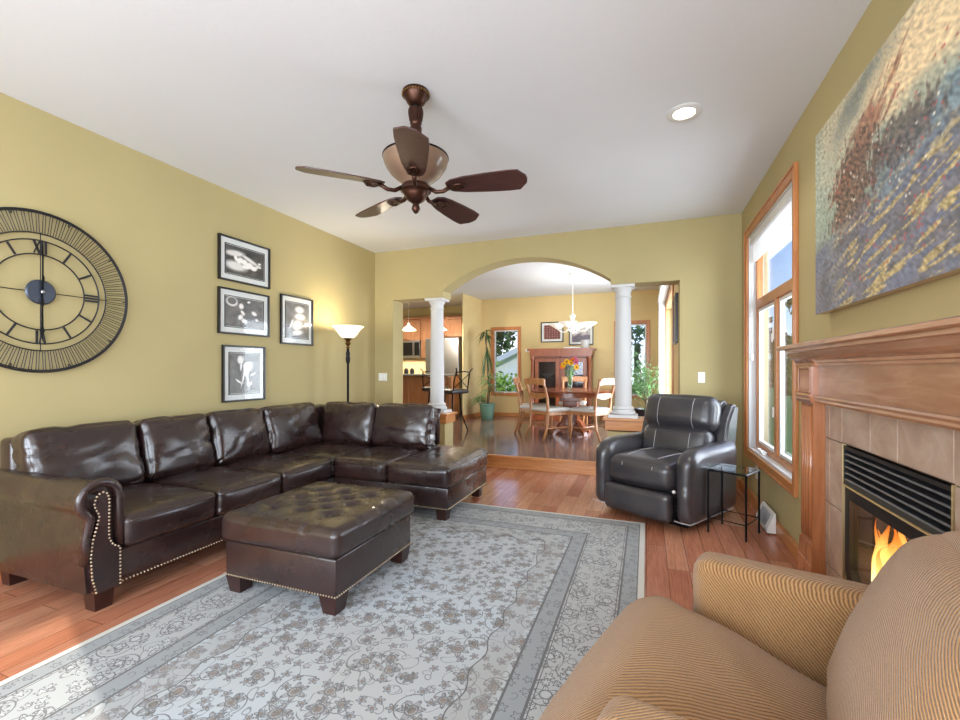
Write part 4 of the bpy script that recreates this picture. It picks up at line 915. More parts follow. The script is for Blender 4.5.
# ---------------------------------------------------------------- glass side table
TbP = [(.419, 3.593), (.638, 3.477), (.761, 3.701), (.541, 3.817)]
Tb = thing('side_table', 'small black metal side table with a glass top beside the recliner', 'side table', (.59, 3.647, 0))
q4 = [(x - .59, y - 3.647) for x, y in TbP]
for (x, y) in q4: b = nb(); box(b, -.006, .006, -.006, .006, 0, .455); part('leg', b, 'black_metal', Tb, loc=(x, y, 0))
b = nb(); tube(b, [(x, y, .452) for x, y in q4], .0075, 4, True); part('top_rim', b, 'black_metal', Tb)
b = nb(); tube(b, [(x, y, .11) for x, y in q4], .005, 4, True); part('stretcher', b, 'black_metal', Tb)
b = nb(); prism(b, [(x * 1.02, y * 1.02) for x, y in q4], 'z', .460, .466); part('glass_top', b, 'table_glass', Tb)

# floor register
Vt = thing('floor_register', 'white metal baseboard heat register below the window', 'vent', (XR - .032, 3.86, 0))
b = nb(); prism(b, [(-.055, .01), (-.055, .04), (-.012, .145), (0, .15), (0, .01)], 'y', -.17, .17); part('housing', b, 'vent_white', Vt)
b = nb()
for k in range(16): y = -.115 + k * .0153; prism(b, [(-.0575, .043), (-.0195, .130), (-.0155, .130), (-.0535, .043)], 'y', y, y + .006)
part('grille', b, 'vent_grille', Vt)

# switch plates and outlet
def plate(loc, w_, h_, n, label, cat='light switch'):
    t = thing('switch_plate', label, cat, loc); b = nb(); box(b, -w_ / 2, w_ / 2, -.006, 0, -h_ / 2, h_ / 2, .002); part('plate', b, 'white_plastic', t)
    for k in range(n): b = nb(); xk = (k - (n - 1) / 2) * .045; box(b, xk - .008, xk + .008, -.012, -.005, -.02, .02, .002); part('toggle', b, 'white_plastic', t)
plate((-3.295, YB, 1.083), .13, .10, 2, 'white double switch plate left of the kitchen opening'); plate((.53, YB, 1.10), .065, .11, 1, 'white single switch plate right of the opening beside the window')
t = thing('wall_outlet', 'cream wall outlet low on the right wall under the window', 'outlet', (XR, 4.42, .30)); b = nb(); box(b, -.006, 0, -.035, .035, -.06, .06, .002); part('plate', b, 'outlet', t); b = nb(); box(b, -.05, -.006, -.012, .012, .0, .024, .004); tube(b, [(-.05, 0, .012), (-.08, .03, .01)], .006); part('plug', b, 'black_plastic', t)

# ---------------------------------------------------------------- floor lamp
La = thing('floor_lamp', 'bronze torchiere floor lamp with a glowing glass bowl behind the sofa', 'floor lamp', (-3.12, 4.10, 0))
b = nb(); lathe(b, [(0, 0), (.13, 0), (.135, .012), (.11, .025), (.05, .045), (.02, .07), (0, .07)], 0, 0, 0, 32); part('base', b, 'bronze', La, True, 50)
b = nb(); lathe(b, [(.013, .06), (.013, 1.24), (.016, 1.25), (.022, 1.27), (.026, 1.30), (.020, 1.335), (.024, 1.36), (.016, 1.39), (.012, 1.42), (0, 1.42)], 0, 0, 0, 16); part('pole', b, 'black_metal', La, True, 50)
b = nb(); lathe(b, [(.010, 1.41), (.022, 1.43), (.012, 1.445), (.028, 1.465), (.032, 1.48), (.02, 1.492), (.03, 1.51), (.05, 1.524), (.052, 1.532), (0, 1.532)], 0, 0, 0, 20); part('socket_cup', b, 'antique_brass', La, True, 50)
b = nb(); lathe(b, [(.045, 1.528), (.075, 1.545), (.105, 1.58), (.125, 1.615), (.16, 1.652), (.176, 1.660), (.172, 1.664), (.155, 1.658), (.118, 1.62), (.098, 1.585), (.07, 1.552), (.04, 1.535)], 0, 0, 0, 40); part('lamp_shade', b, 'lamp_glass', La, True)
light('floor_lamp_bulb', 'POINT', (-3.12, 4.10, 1.66), 12, (1, .84, .58), shadow_soft_size=.06)

# ---------------------------------------------------------------- tan armchair in the foreground (faces local -Y)
Ac = thing('tan_armchair', 'tan ribbed fabric armchair in the right foreground', 'armchair', (.30, 1.17, 0), math.radians(-105.0))
# local frame: x across (arm to arm), y depth (front negative), front faces world -X
b = nb(); box(b, -.36, .36, -.30, .36, .10, .30, .04, 3); part('body', b, 'tan_weave', Ac, True, 50)
for s in (-1, 1):
    b = nb(); cushion(b, (s * .378, .04 - (.03 if s > 0 else 0), .335 - (.015 if s > 0 else 0)), (.14, .60, .48), .045, (.010, .006, .006), 18, .003, 41 + s)
    for v in b.verts:
        if v.co.z > .3: v.co.x += s * .022 * sst(.3, .55, v.co.z)
    part('arm', b, 'tan_weave', Ac, True)
b = nb(); cushion(b, (0, -.15, .37), (.60, .66, .17), .075, (.004, .02, .035), 20, .005, 44)
for v in b.verts:
    if v.co.y < -.24: v.co.x *= 1.0 + (.75 if v.co.x > 0 else .2) * sst(-.26, -.36, v.co.y)
    v.co.z -= .06 * sst(-.30, -.5, v.co.y) + .11 * sst(-.34, .16, v.co.y)
part('seat_cushion', b, 'tan_weave', Ac, True)
tl2 = Matrix.Rotation(math.radians(-22), 3, 'X')
b = nb(); cushion(b, (0, .275, .54), (.70, .24, .56), .115, (.02, .06, .03), 20, .004, 45, tl2)
th_ = math.radians(-105)
for v in b.verts: v.co.y = min(v.co.y, (.742 - .30 - v.co.x * math.cos(th_)) / -math.sin(th_))
b.normal_update(); part('back_cushion', b, 'tan_weave', Ac, True)
b = nb(); box(b, -.33, .33, .27, .345, .12, .60, .03, 3); part('back_frame', b, 'tan_weave', Ac, True, 50)
for x in (-.33, .33):
    for y in (-.27, .36): b = nb(); box(b, -.025, .025, -.025, .025, 0, .11, .004); part('foot', b, 'dark_leg', Ac, loc=(x, y, 0))

# ================================================================ dining room
def curved_leg(b, pts, rs, n=6): tube(b, pts, .02, n, rs=rs)
TC = (-1.14, 7.22)
Dt = thing('dining_table', 'round reddish wood pedestal dining table in the dining room', 'table', (TC[0], TC[1], ZU))
b = nb(); lathe(b, [(0, .68), (.70, .68), (.735, .685), (.745, .697), (.735, .709), (0, .709)], 0, 0, 0, 56); part('tabletop', b, 'table_wood', Dt, True, 40)
b = nb(); lathe(b, [(0, .61), (.62, .61), (.62, .68), (0, .68)], 0, 0, 0, 48); part('apron', b, 'table_wood', Dt, True, 40)
b = nb(); box(b, -.12, .12, -.12, .12, .12, .60, .02); box(b, -.16, .16, -.16, .16, .52, .60, .01); part('pedestal', b, 'table_wood', Dt)
for k in range(4):
    a = PI / 4 + k * PI / 2; b = nb(); prism(b, [(.08, .06), (.08, .24), (.16, .22), (.30, .10), (.36, .06), (.38, 0), (.34, 0), (.30, .035), (.18, .06)], 'y', -.035, .035); b.transform(Matrix.Rotation(a, 4, 'Z')); part('foot', b, 'table_wood', Dt)

def dining_chair(loc, rot, label):
    """faces local -Y; open back with two rails, pale upholstered seat, curved legs"""
    t = thing('dining_chair', label, 'chair', loc, rot, 'wooden dining chairs around the round table')
    b = nb(); cushion(b, (0, 0, .435), (.46, .44, .05), .022, (0, 0, .018), 8, 0); part('seat', b, 'seat_fabric', t, True)
    b = nb(); frame_yz(b, -.0, .0, 0, 0, 0, 0, 0) if False else None
    box(b, -.225, .225, -.215, -.19, .36, .41, .004); box(b, -.225, -.2, -.21, .21, .36, .41, .004); box(b, .2, .225, -.21, .21, .36, .41, .004); box(b, -.2, .2, .19, .215, .36, .41, .004); part('seat_rail', b, 'chair_wood', t)
    for s in (-1, 1):
        b = nb(); tube(b, [(s * .20, -.19, .40), (s * .207, -.205, .30), (s * .20, -.195, .15), (s * .205, -.22, 0)], .02, 8, rs=[.027, .023, .017, .015]); part('leg', b, 'chair_wood', t, True)
        b = nb(); tube(b, [(s * .205, .30, 0), (s * .20, .23, .18), (s * .20, .205, .42), (s * .203, .225, .62), (s * .205, .265, .76), (s * .21, .315, .895)], .02, 8, rs=[.016, .019, .024, .02, .018, .019]); part('back_leg', b, 'chair_wood', t, True)
        b = nb(); tube(b, [(s * .203, -.195, .17), (s * .2, .235, .17)], .011, 6); part('stretcher', b, 'chair_wood', t)
    b = nb(); tube(b, [(-.2, .0, .17), (.2, .0, .17)], .011, 6); part('stretcher', b, 'chair_wood', t)
    b = nb(); prism(b, [(-.235, .80), (-.24, .89), (-.1, .905), (.1, .905), (.24, .89), (.235, .80), (.1, .81), (-.1, .81)], 'y', -.012, .012); b.transform(Matrix.Translation((0, .30, 0)) @ Matrix.Rotation(0, 4, 'X')); part('top_rail', b, 'chair_wood', t)
    b = nb(); prism(b, [(-.2, .63), (-.2, .68), (.2, .68), (.2, .63), (.1, .60), (0, .59), (-.1, .60)], 'y', -.01, .01); b.transform(Matrix.Translation((0, .235, 0))); part('lower_rail', b, 'chair_wood', t)
    return t
A_ = lambda dx, dy: math.atan2(dx, -dy)       # rotation so that local -Y looks along (dx, dy)
c1 = dining_chair((-1.37, 6.66, ZU), A_(.62, .78), 'wooden dining chair nearest the step, its back to the viewer, left of the table')
def copy_chair(loc, rot, label): c = copy_tree(c1); c.location = loc; c.rotation_euler = (0, 0, rot); c['label'] = label; return c
copy_chair((-1.72, 7.12, ZU), A_(1, .12), 'wooden dining chair on the far left of the table, half hidden by another chair')
copy_chair((-.79, 6.78, ZU), A_(-.9, .45), 'wooden dining chair at the right of the table, beside the right column')
copy_chair((-1.24, 8.02, ZU), A_(0.05, -1), 'wooden dining chair behind the table in front of the hutch')
for ch in list(C.objects):
    pass
# vase of flowers
V = thing('flower_vase', 'clear glass vase standing on the round dining table', 'vase', (TC[0] - .02, TC[1], ZU + .710))
b = nb(); lathe(b, [(0, 0), (.042, 0), (.045, .01), (.04, .05), (.046, .14), (.058, .22), (.062, .235), (.058, .235), (.043, .14), (.036, .05), (.036, .015), (0, .012)], 0, 0, 0, 24); part('glass_body', b, 'vase_glass', V, True, 50)
rr = random.Random(3)
fl_l = [('yellow_petal', (-.10, -.02, .40), 'yellow sunflower, leftmost of the bouquet in the vase'), ('yellow_petal', (-.045, -.03, .45), 'yellow sunflower near the top left of the bouquet'), ('orange_petal', (-.125, 0, .37), 'orange flower low on the left of the bouquet'), ('yellow_petal', (.02, -.04, .43), 'yellow sunflower in the middle of the bouquet'), ('orange_petal', (.045, .01, .47), 'orange flower at the top of the bouquet'), ('pink_petal', (.10, -.02, .44), 'pink flower at the right of the bouquet'), ('pink_petal', (.075, .03, .49), 'pink flower at the upper right of the bouquet'), ('yellow_petal', (.11, -.03, .36), 'yellow flower low on the right of the bouquet')]
for k, (mt, p, lb_) in enumerate(fl_l):
    t = thing('flower', lb_, 'flower', (TC[0] - .02, TC[1], ZU + .710), 0, 'flowers in the glass vase')
    b = nb(); tube(b, [(p[0] * .1, p[1] * .1, .03), (p[0] * .3, p[1] * .3, .2), p], .004, 5); part('stem', b, 'stem_green', t)
    b = nb()
    for j in range(12):
        a = 2 * PI * j / 12; c = Vector((math.cos(a), -.25, math.sin(a))); q = Vector(p); u = Vector((-math.sin(a), 0, math.cos(a))) * .010
        vs = [b.verts.new(q + c * .012 - u * .5), b.verts.new(q + c * .032 - u), b.verts.new(q + c * .05), b.verts.new(q + c * .032 + u), b.verts.new(q + c * .012 + u * .5)]
        b.faces.new(vs)
    bmesh.ops.solidify(b, geom=b.faces[:], thickness=.002); part('petals', b, mt, t)
    b = nb(); sphere(b, (p[0], p[1] - .006, p[2]), .012, sy=.6); part('core', b, 'flower_core', t, True)
def leafblade(b, p0, d, L_, w_, droop=.5, n=5):
    """arching strap leaf with a shallow fold"""
    p0 = Vector(p0); d = Vector(d).normalized(); side = d.cross(Vector((0, 0, 1))); side = side.normalized() if side.length > .01 else Vector((1, 0, 0)); L1 = None
    for i in range(n + 1):
        t = i / n; c = p0 + d * L_ * t + Vector((0, 0, -1)) * droop * L_ * t * t; ww = w_ * math.sin(PI * min(1, .12 + .88 * t)) * (1 if t < 1 else .1)
        a, m_, e = b.verts.new(c - side * ww), b.verts.new(c - Vector((0, 0, ww * .4))), b.verts.new(c + side * ww)
        if L1: b.faces.new((L1[0], L1[1], m_, a)); b.faces.new((L1[1], L1[2], e, m_))
        L1 = (a, m_, e)
t = thing('vase_greenery', 'green leaves filling the glass vase around the flowers', 'foliage', (TC[0] - .02, TC[1], ZU + .716)); t['kind'] = 'stuff'
b = nb()
for k in range(8): a = rr.uniform(0, 2 * PI); leafblade(b, (0, 0, rr.uniform(.05, .2)), (math.cos(a) * .3, math.sin(a) * .3, 1), rr.uniform(.18, .3), .012, .15)
part('leaves', b, 'leaf_pale', t)

# chandelier
Ch = thing('chandelier', 'white chandelier with wide glass shades over the dining table', 'chandelier', (-1.13, 7.30, H))
b = nb(); lathe(b, [(0, 0), (.065, 0), (.07, -.012), (.05, -.03), (.02, -.04), (0, -.04)], 0, 0, 0, 24); part('canopy', b, 'trim_white', Ch, True, 40)
b = nb()
for k in range(17):
    z = -.045 - k * .036; vert = k % 2; tube(b, [((.009 * math.cos(q)) * (1 - vert), (.009 * math.cos(q)) * vert, z + .022 * math.sin(q)) for q in [2 * PI * j / 8 for j in range(8)]], .003, 4, True)
part('chain', b, 'trim_white', Ch)
b = nb(); lathe(b, [(0, -.64), (.02, -.65), (.03, -.67), (.05, -.69), (.036, -.72), (.03, -.78), (.045, -.82), (.06, -.86), (.05, -.90), (.02, -.93), (.026, -.96), (.012, -.98), (0, -.99)], 0, 0, 0, 20); part('body', b, 'trim_white', Ch, True, 50)
for k in range(4):
    a = math.radians(-8) + k * PI / 2; ca, sa = math.cos(a), math.sin(a)
    b = nb(); tube(b, [(.04 * ca, .04 * sa, -.88), (.12 * ca, .12 * sa, -.95), (.20 * ca, .20 * sa, -.95), (.25 * ca, .25 * sa, -.90)], .009, 8); ar = part('arm', b, 'trim_white', Ch, True)
    b = nb(); lathe(b, [(.018, -.05), (.03, -.045), (.07, -.02), (.12, .01), (.15, .035), (.146, .038), (.118, .018), (.068, -.01), (.03, -.03), (0, -.034)], 0, 0, 0, 28)
    b.transform(Matrix.Translation((.25 * ca, .25 * sa, -.85))); part('glass_shade', b, 'chandelier_glass', Ch, True, 60)

# hutch
Hu = thing('china_hutch', 'dark reddish wood china hutch with glass doors against the dining room wall', 'hutch', (-1.62, 9.09, ZU))
hw2, hd = .60, .22
b = nb(); box(b, -hw2, hw2, -hd, hd, .0, .10, .006); box(b, -hw2, hw2, hd - .02, hd, .1, 1.30); box(b, -hw2, -hw2 + .03, -hd + .02, hd, .1, 1.30); box(b, hw2 - .03, hw2, -hd + .02, hd, .1, 1.30); box(b, -hw2, hw2, -hd + .02, hd, 1.27, 1.34); box(b, -.02, .02, -hd + .02, -hd + .05, .1, 1.3)
part('carcass', b, 'hutch_wood', Hu)
b = nb(); prism(b, [(-hw2 - .02, 1.30), (-hw2 - .02, 1.40), (-hw2 - .07, 1.43), (-hw2 - .07, 1.455), (hw2 + .07, 1.455), (hw2 + .07, 1.43), (hw2 + .02, 1.40), (hw2 + .02, 1.30)], 'y', -hd - .04, hd); part('crown', b, 'hutch_wood', Hu)
for s in (-1, 1):
    b = nb(); lathe(b, [(.045, .1), (.05, .14), (.035, .16), (.035, 1.2), (.05, 1.24), (.045, 1.30)], s * (hw2 - .03), -hd + .0, 0, 14); part('corner_pillar', b, 'hutch_wood', Hu, True, 50)
    a_, c_ = sorted((s * .02, s * (hw2 - .08))); b = nb(); frame_xz(b, -hd - .0, -hd + .022, a_, c_, .11, 1.26, .075); dr = part('door', b, 'hutch_wood', Hu)
    b = nb(); box(b, a_ + .07, c_ - .07, -hd + .008, -hd + .012, .18, 1.19); part('glass', b, 'cabinet_glass', dr)
    b = nb(); sphere(b, (s * .05, -hd - .012, .72), .014); part('knob', b, 'antique_brass', dr, True)
for z in (.48, .84): b = nb(); box(b, -hw2 + .03, hw2 - .03, -hd + .06, hd - .02, z, z + .018); part('shelf', b, 'hutch_wood', Hu)
for k, (x, z, n_, lb_) in enumerate([(-.30, .858, 'serving_bowl', 'white bowl on the upper hutch shelf, behind the left door'), (.30, .858, 'serving_bowl', 'white bowl on the upper hutch shelf, behind the right door'), (-.28, .498, 'serving_bowl', 'white bowl on the lower hutch shelf, behind the left door')]):
    t = thing(n_, lb_, 'bowl', (-1.62 + x, 9.09, ZU + z), 0, 'white bowls in the hutch'); b = nb(); lathe(b, [(0, 0), (.05, 0), (.06, .02), (.12, .07), (.13, .09), (.122, .09), (.055, .025), (0, .02)], 0, 0, 0, 20); part('bowl_body', b, 'hutch_items', t, True, 50)
t = thing('basket', 'pale round basket standing on the right end of the hutch top', 'basket', (-1.15, 9.05, ZU + 1.456)); b = nb(); lathe(b, [(0, 0), (.07, 0), (.085, .10), (.09, .17), (.08, .17), (.07, .02), (0, .015)], 0, 0, 0, 20); part('basket_body', b, 'hutch_items', t, True, 50)
b = nb(); box(b, -.16, .16, -.08, .08, 0, .03, .006); o = part('stacked_book', b, 'mat_board', None, loc=(-1.40, 9.0, ZU + 1.456)); tag(o, 'flat pale box lying on the hutch top beside the basket', 'box')
# framed pictures above the hutch
def ph_quilt(u, v):
    g = L(112, 52, 46); k = (math.sin(u * 40) * .5 + math.sin(v * 46) * .5); c = mixc(g, L(196, 150, 130), sst(.15, .8, k) * .7)
    return mixc(c, L(44, 30, 30), sst(.1, .5, fb(u * 9, v * 9, 2)) * .5)
def ph_land(u, v):
    c = mixc(L(96, 84, 100), L(206, 200, 196), sst(.35, .75, v + fb(u * 4, v * 4, 3) * .3)); return mixc(c, L(60, 58, 66), sst(.1, .5, fb(u * 8, v * 8, 6)) * .7)
def frame_back(loc, w_, h_, label, fn):
    t = thing('framed_picture', label, 'picture', loc); b = nb(); frame_xz(b, -.025, 0, -w_ / 2, w_ / 2, -h_ / 2, h_ / 2, .02); part('frame', b, 'black_frame', t)
    b = nb(); box(b, -w_ / 2 + .01, w_ / 2 - .01, -.01, -.002, -h_ / 2 + .01, h_ / 2 - .01); part('mat_board', b, 'mat_board', t)
    art_grid('print', w_ - .13, h_ - .13, 50, 40, fn, 'photo_print', t, (0, -.0115, 0), 'back')
frame_back((-1.875, YD, 1.975), .48, .43, 'black framed red patterned print above the left of the hutch', ph_quilt)
frame_back((-1.27, YD, 1.90), .50, .42, 'black framed dark landscape print above the right of the hutch, behind the chandelier', ph_land)
# picture on the dining room's right wall, beside the opening
t = thing('framed_picture', 'narrow dark framed picture on the side wall just inside the dining room', 'picture', (XD, 5.58, 1.755)); b = nb(); frame_yz(b, -.03, 0, -.26, .26, -.275, .275, .03); part('frame', b, 'black_frame', t)
art_grid('print', .46, .49, 40, 40, lambda u, v: mixc(L(60, 44, 38), L(150, 132, 110), sst(.05, .3, fb(u * 9, v * 9, 5))), 'photo_print', t, (-.02, 0, 0), 'right')
# thermostat
t = thing('thermostat', 'small white thermostat on the dining wall left of the hutch', 'thermostat', (-2.40, YD, 1.59)); b = nb(); box(b, -.055, .055, -.025, 0, -.03, .03, .006); part('body', b, 'white_plastic', t); b = nb(); box(b, -.02, .02, -.027, -.024, -.012, .014); part('display', b, 'vent_grille', t)

# ---------------------------------------------------------------- potted plants
Pp = thing('potted_dracaena', 'tall thin dracaena in a green glazed pot in the dining room corner', 'potted plant', (-3.08, 8.60, ZU))
b = nb(); lathe(b, [(0, 0), (.12, 0), (.125, .01), (.15, .20), (.155, .30), (.165, .31), (.165, .335), (.145, .335), (.14, .29), (0, .29)], 0, 0, 0, 28); pt = part('pot', b, 'green_glaze', Pp, True, 40)
b = nb(); lathe(b, [(0, .285), (.141, .285), (.13, .30), (0, .31)], 0, 0, 0, 20); part('soil', b, 'soil', pt, True)
b = nb(); tube(b, [(0, 0, .29), (.03, 0, .7), (0, .01, 1.1), (-.02, 0, 1.5), (-.03, 0, 1.80)], .012, 8); tube(b, [(.02, .01, .29), (.05, .02, .6), (.07, 0, .85)], .01, 8); part('trunk', b, 'bark', Pp, True)
rr = random.Random(11); b = nb()
for k in range(26):
    a = rr.uniform(0, 2 * PI); leafblade(b, (-.03, 0, 1.78 + rr.uniform(-.08, .05)), (math.cos(a) * .7, math.sin(a) * .7, rr.uniform(.2, .8)), rr.uniform(.2, .34), .013, rr.uniform(.8, 1.6))
for k in range(20):
    a = rr.uniform(0, 2 * PI); leafblade(b, (-.02, 0, 1.55 - rr.uniform(0, .2)), (math.cos(a) * .25, math.sin(a) * .25, -.6), rr.uniform(.3, .5), .013, .4)
part('foliage', b, 'leaf_dark', Pp)
b = nb()
for k in range(50):
    a = rr.uniform(0, 2 * PI); leafblade(b, (.05, 0, rr.uniform(.55, .92)), (math.cos(a), math.sin(a), rr.uniform(.1, .9)), rr.uniform(.25, .42), .014, rr.uniform(.4, 1.0))
for k in range(26):
    a = rr.uniform(PI * .6, PI * 1.4); leafblade(b, (-.02, -.02, rr.uniform(.33, .45)), (math.cos(a), math.sin(a) * .6, rr.uniform(.4, .8)), rr.uniform(.35, .5), .015, rr.uniform(.6, 1.0))
part('foliage', b, 'leaf_pale', Pp)
Pq = thing('potted_shrub', 'bushy pale green plant in a black pot behind the right column', 'potted plant', (.0, 8.1, ZU))
b = nb(); lathe(b, [(0, 0), (.16, 0), (.20, .34), (.215, .36), (.195, .36), (.18, .3), (0, .3)], 0, 0, 0, 24); pt = part('pot', b, 'black_plastic', Pq, True, 40)
b = nb(); tube(b, [(0, 0, .3), (.02, 0, .7)], .015, 6)
for k in range(9): a = k * .7; tube(b, [(0, 0, .3 + k * .02), (.08 * math.cos(a), .08 * math.sin(a), .65), (.2 * math.cos(a), .2 * math.sin(a), .95 + .03 * (k % 4))], .006, 5)
part('stems', b, 'bark', Pq)
b = nb()
for k in range(520):
    v = Vector((rr.gauss(0, .15), rr.gauss(0, .15), rr.gauss(0, .17))) + Vector((-.02, 0, .80)); a = rr.uniform(0, 2 * PI); leafblade(b, v, (math.cos(a), math.sin(a), rr.uniform(-.3, .9)), rr.uniform(.07, .12), .014, .5, 3)
part('foliage', b, 'leaf_pale', Pq)

# ---------------------------------------------------------------- kitchen
KY = 9.998
b = nb(); box(b, -5.75, -4.86, 9.66, KY, 1.28, 1.33) if False else None
def wall_cabinet(x0, x1, z0, z1, label, dep=.33, nd=2):
    t = thing('wall_cabinet', label, 'cabinet', ((x0 + x1) / 2, KY, z0), 0, 'honey wood kitchen wall cabinets'); w_ = (x1 - x0) / 2; h_ = z1 - z0
    b = nb(); box(b, -w_, w_, -dep, 0, 0, h_); part('body', b, 'cabinet_wood', t)
    for k in range(nd):
        a0 = -w_ + .008 + k * (2 * w_ - .008) / nd; a1 = a0 + (2 * w_ - .008) / nd - .010
        b = nb(); frame_xz(b, -dep - .02, -dep, a0, a1, .01, h_ - .01, .05); box(b, a0 + .05, a1 - .05, -dep - .012, -dep, .06, h_ - .06); dr = part('door', b, 'cabinet_wood', t)
        b = nb(); sphere(b, (a1 - .02 if k % 2 == 0 else a0 + .02, -dep - .03, .04), .011); part('knob', b, 'antique_brass', dr, True)
    return t
wall_cabinet(-6.05, -5.20, 1.90, 2.42, 'short wood wall cabinet above the microwave'); wall_cabinet(-5.19, -4.86, 1.45, 2.42, 'narrow tall wood wall cabinet behind the left column', nd=1); wall_cabinet(-4.84, -4.02, 1.95, 2.42, 'short wood wall cabinet above the refrigerator', .5); wall_cabinet(-6.92, -6.07, 1.45, 2.42, 'tall wood wall cabinet left of the microwave')
b = nb(); box(b, -6.94, -4.0, 9.62, KY, 2.421, 2.47, .008); t = part('cabinet_crown', b, 'cabinet_wood'); tag(t, 'wood crown moulding running along the top of the kitchen wall cabinets', 'moulding')
t = thing('microwave', 'black and steel microwave mounted under the short kitchen cabinet', 'microwave', (-5.58, 9.66 + .16, 1.47)); b = nb(); box(b, -.37, .37, -.19, .175, 0, .42, .006); part('body', b, 'steel', t)
b = nb(); box(b, -.35, .17, -.20, -.19, .06, .38, .004); dr = part('door', b, 'black_plastic', t); b = nb(); tube(b, [(.20, -.22, .06), (.20, -.23, .2), (.20, -.22, .38)], .009, 6); part('handle', b, 'steel', dr); b = nb(); box(b, .23, .36, -.197, -.19, .06, .38); part('control_panel', b, 'black_plastic', t)
t = thing('refrigerator', 'stainless steel refrigerator at the end of the kitchen', 'refrigerator', (-4.42, 9.6, ZU)); b = nb(); box(b, -.42, .42, -.35, .38, .02, 1.76, .01); part('body', b, 'steel', t)
for s in (-1, 1):
    a_, c_ = sorted((s * .005, s * .42)); b = nb(); box(b, a_, c_, -.38, -.352, .55, 1.75, .008); dr = part('door', b, 'steel', t); b = nb(); tube(b, [(s * .04, -.385, .70), (s * .04, -.43, .75), (s * .04, -.43, 1.55), (s * .04, -.385, 1.6)], .012, 8); part('handle', b, 'steel', dr)
b = nb(); box(b, -.42, .42, -.38, -.352, .05, .54, .008); dr = part('freezer_drawer', b, 'steel', t)
t = thing('base_cabinet', 'wood base cabinets under the kitchen back counter', 'cabinet', (-5.9, 9.70, ZU)); b = nb(); box(b, -1.04, 1.04, -.3, .298, .08, .86); part('body', b, 'cabinet_wood', t)
for k in range(4): x = -1.02 + k * .51; b = nb(); frame_xz(b, -.32, -.3, x, x + .49, .1, .84, .05); box(b, x + .05, x + .44, -.31, -.3, .15, .79); part('door', b, 'cabinet_wood', t)
b = nb(); box(b, -6.94, -4.86, 9.38, KY - .001, ZU + .861, ZU + .90, .006); t = part('worktop', b, 'counter_stone'); tag(t, 'grey worktop along the kitchen back wall', 'worktop')
m = plain('backsplash', (222, 190, 146), .4); b = nb(); box(b, -6.94, -4.86, KY - .012, KY, ZU + .905, 1.44); t = part('backsplash_tile', b, 'backsplash'); tag(t, 'warm beige backsplash between worktop and wall cabinets', 'backsplash')
# breakfast bar
t = thing('breakfast_bar', 'wood fronted breakfast bar with a grey stone counter in the kitchen', 'kitchen island', (-4.75, 8.3, ZU))
b = nb(); box(b, -1.1, .98, -.12, .45, 0, .90); part('body', b, 'cabinet_wood', t)
for k in range(4): x = -1.08 + k * .54; b = nb(); frame_xz(b, -.135, -.12, x, x + .52, .08, .88, .07); part('panel', b, 'cabinet_wood', t)
b = nb(); box(b, -1.16, 1.02, -.36, .48, .901, .94, .01); part('counter', b, 'counter_stone', t)
for k, (x, lb_) in enumerate([(-4.98, 'small black canister on the bar, leftmost of the three'), (-4.84, 'small black canister on the bar, middle of the three'), (-4.70, 'small black canister on the bar, rightmost of the three')]):
    t = thing('canister', lb_, 'canister', (x, 8.35, ZU + .941)); b = nb(); lathe(b, [(0, 0), (.05, 0), (.05, .09), (.03, .10), (.03, .12), (0, .12)], 0, 0, 0, 16); part('body', b, 'black_plastic', t, True, 40)
t = thing('faucet', 'chrome kitchen faucet at the left end of the bar', 'faucet', (-5.12, 8.45, ZU + .941)); b = nb(); tube(b, [(0, 0, 0), (0, 0, .16), (.02, -.02, .22), (.07, -.05, .23), (.10, -.07, .18)], .012, 8); part('spout', b, 'steel', t, True)
def stool(x, y, rot, label):
    t = thing('bar_stool', label, 'bar stool', (x, y, ZU), rot, 'dark metal bar stools with black seats')
    b = nb(); cushion(b, (0, 0, .665), (.42, .40, .07), .03, (0, 0, .012), 8, 0); part('seat', b, 'black_leather', t, True)
    b = nb(); tube(b, [(.16 * math.cos(2 * PI * k / 16), .16 * math.sin(2 * PI * k / 16), .25) for k in range(16)], .008, 6, True); part('foot_ring', b, 'bronze', t, True)
    for k in range(4): a = PI / 4 + k * PI / 2; b = nb(); tube(b, [(.12 * math.cos(a), .12 * math.sin(a), .63), (.15 * math.cos(a), .15 * math.sin(a), .3), (.26 * math.cos(a), .26 * math.sin(a), 0)], .012, 6); part('leg', b, 'black_metal', t, True)
    b = nb()
    for s in (-1, 1): tube(b, [(s * .17, .18, .64), (s * .175, .21, .85), (s * .16, .25, 1.0), (s * .20, .28, 1.05)], .011, 6)
    tube(b, [(-.17, .245, .985), (0, .27, 1.0), (.17, .245, .985)], .011, 6); tube(b, [(-.17, .19, .72), (.17, .24, .97)], .008, 6); tube(b, [(.17, .19, .72), (-.17, .24, .97)], .008, 6); part('backrest', b, 'black_metal', t, True)
    return t
s1 = stool(-3.05, 6.78, math.radians(-110), 'dark metal bar stool right of the left column')
s2 = copy_tree(s1); s2.location = (-3.75, 7.55, ZU); s2.rotation_euler = (0, 0, PI + .15); s2['label'] = 'dark metal bar stool seen left of the left column, at the breakfast bar'
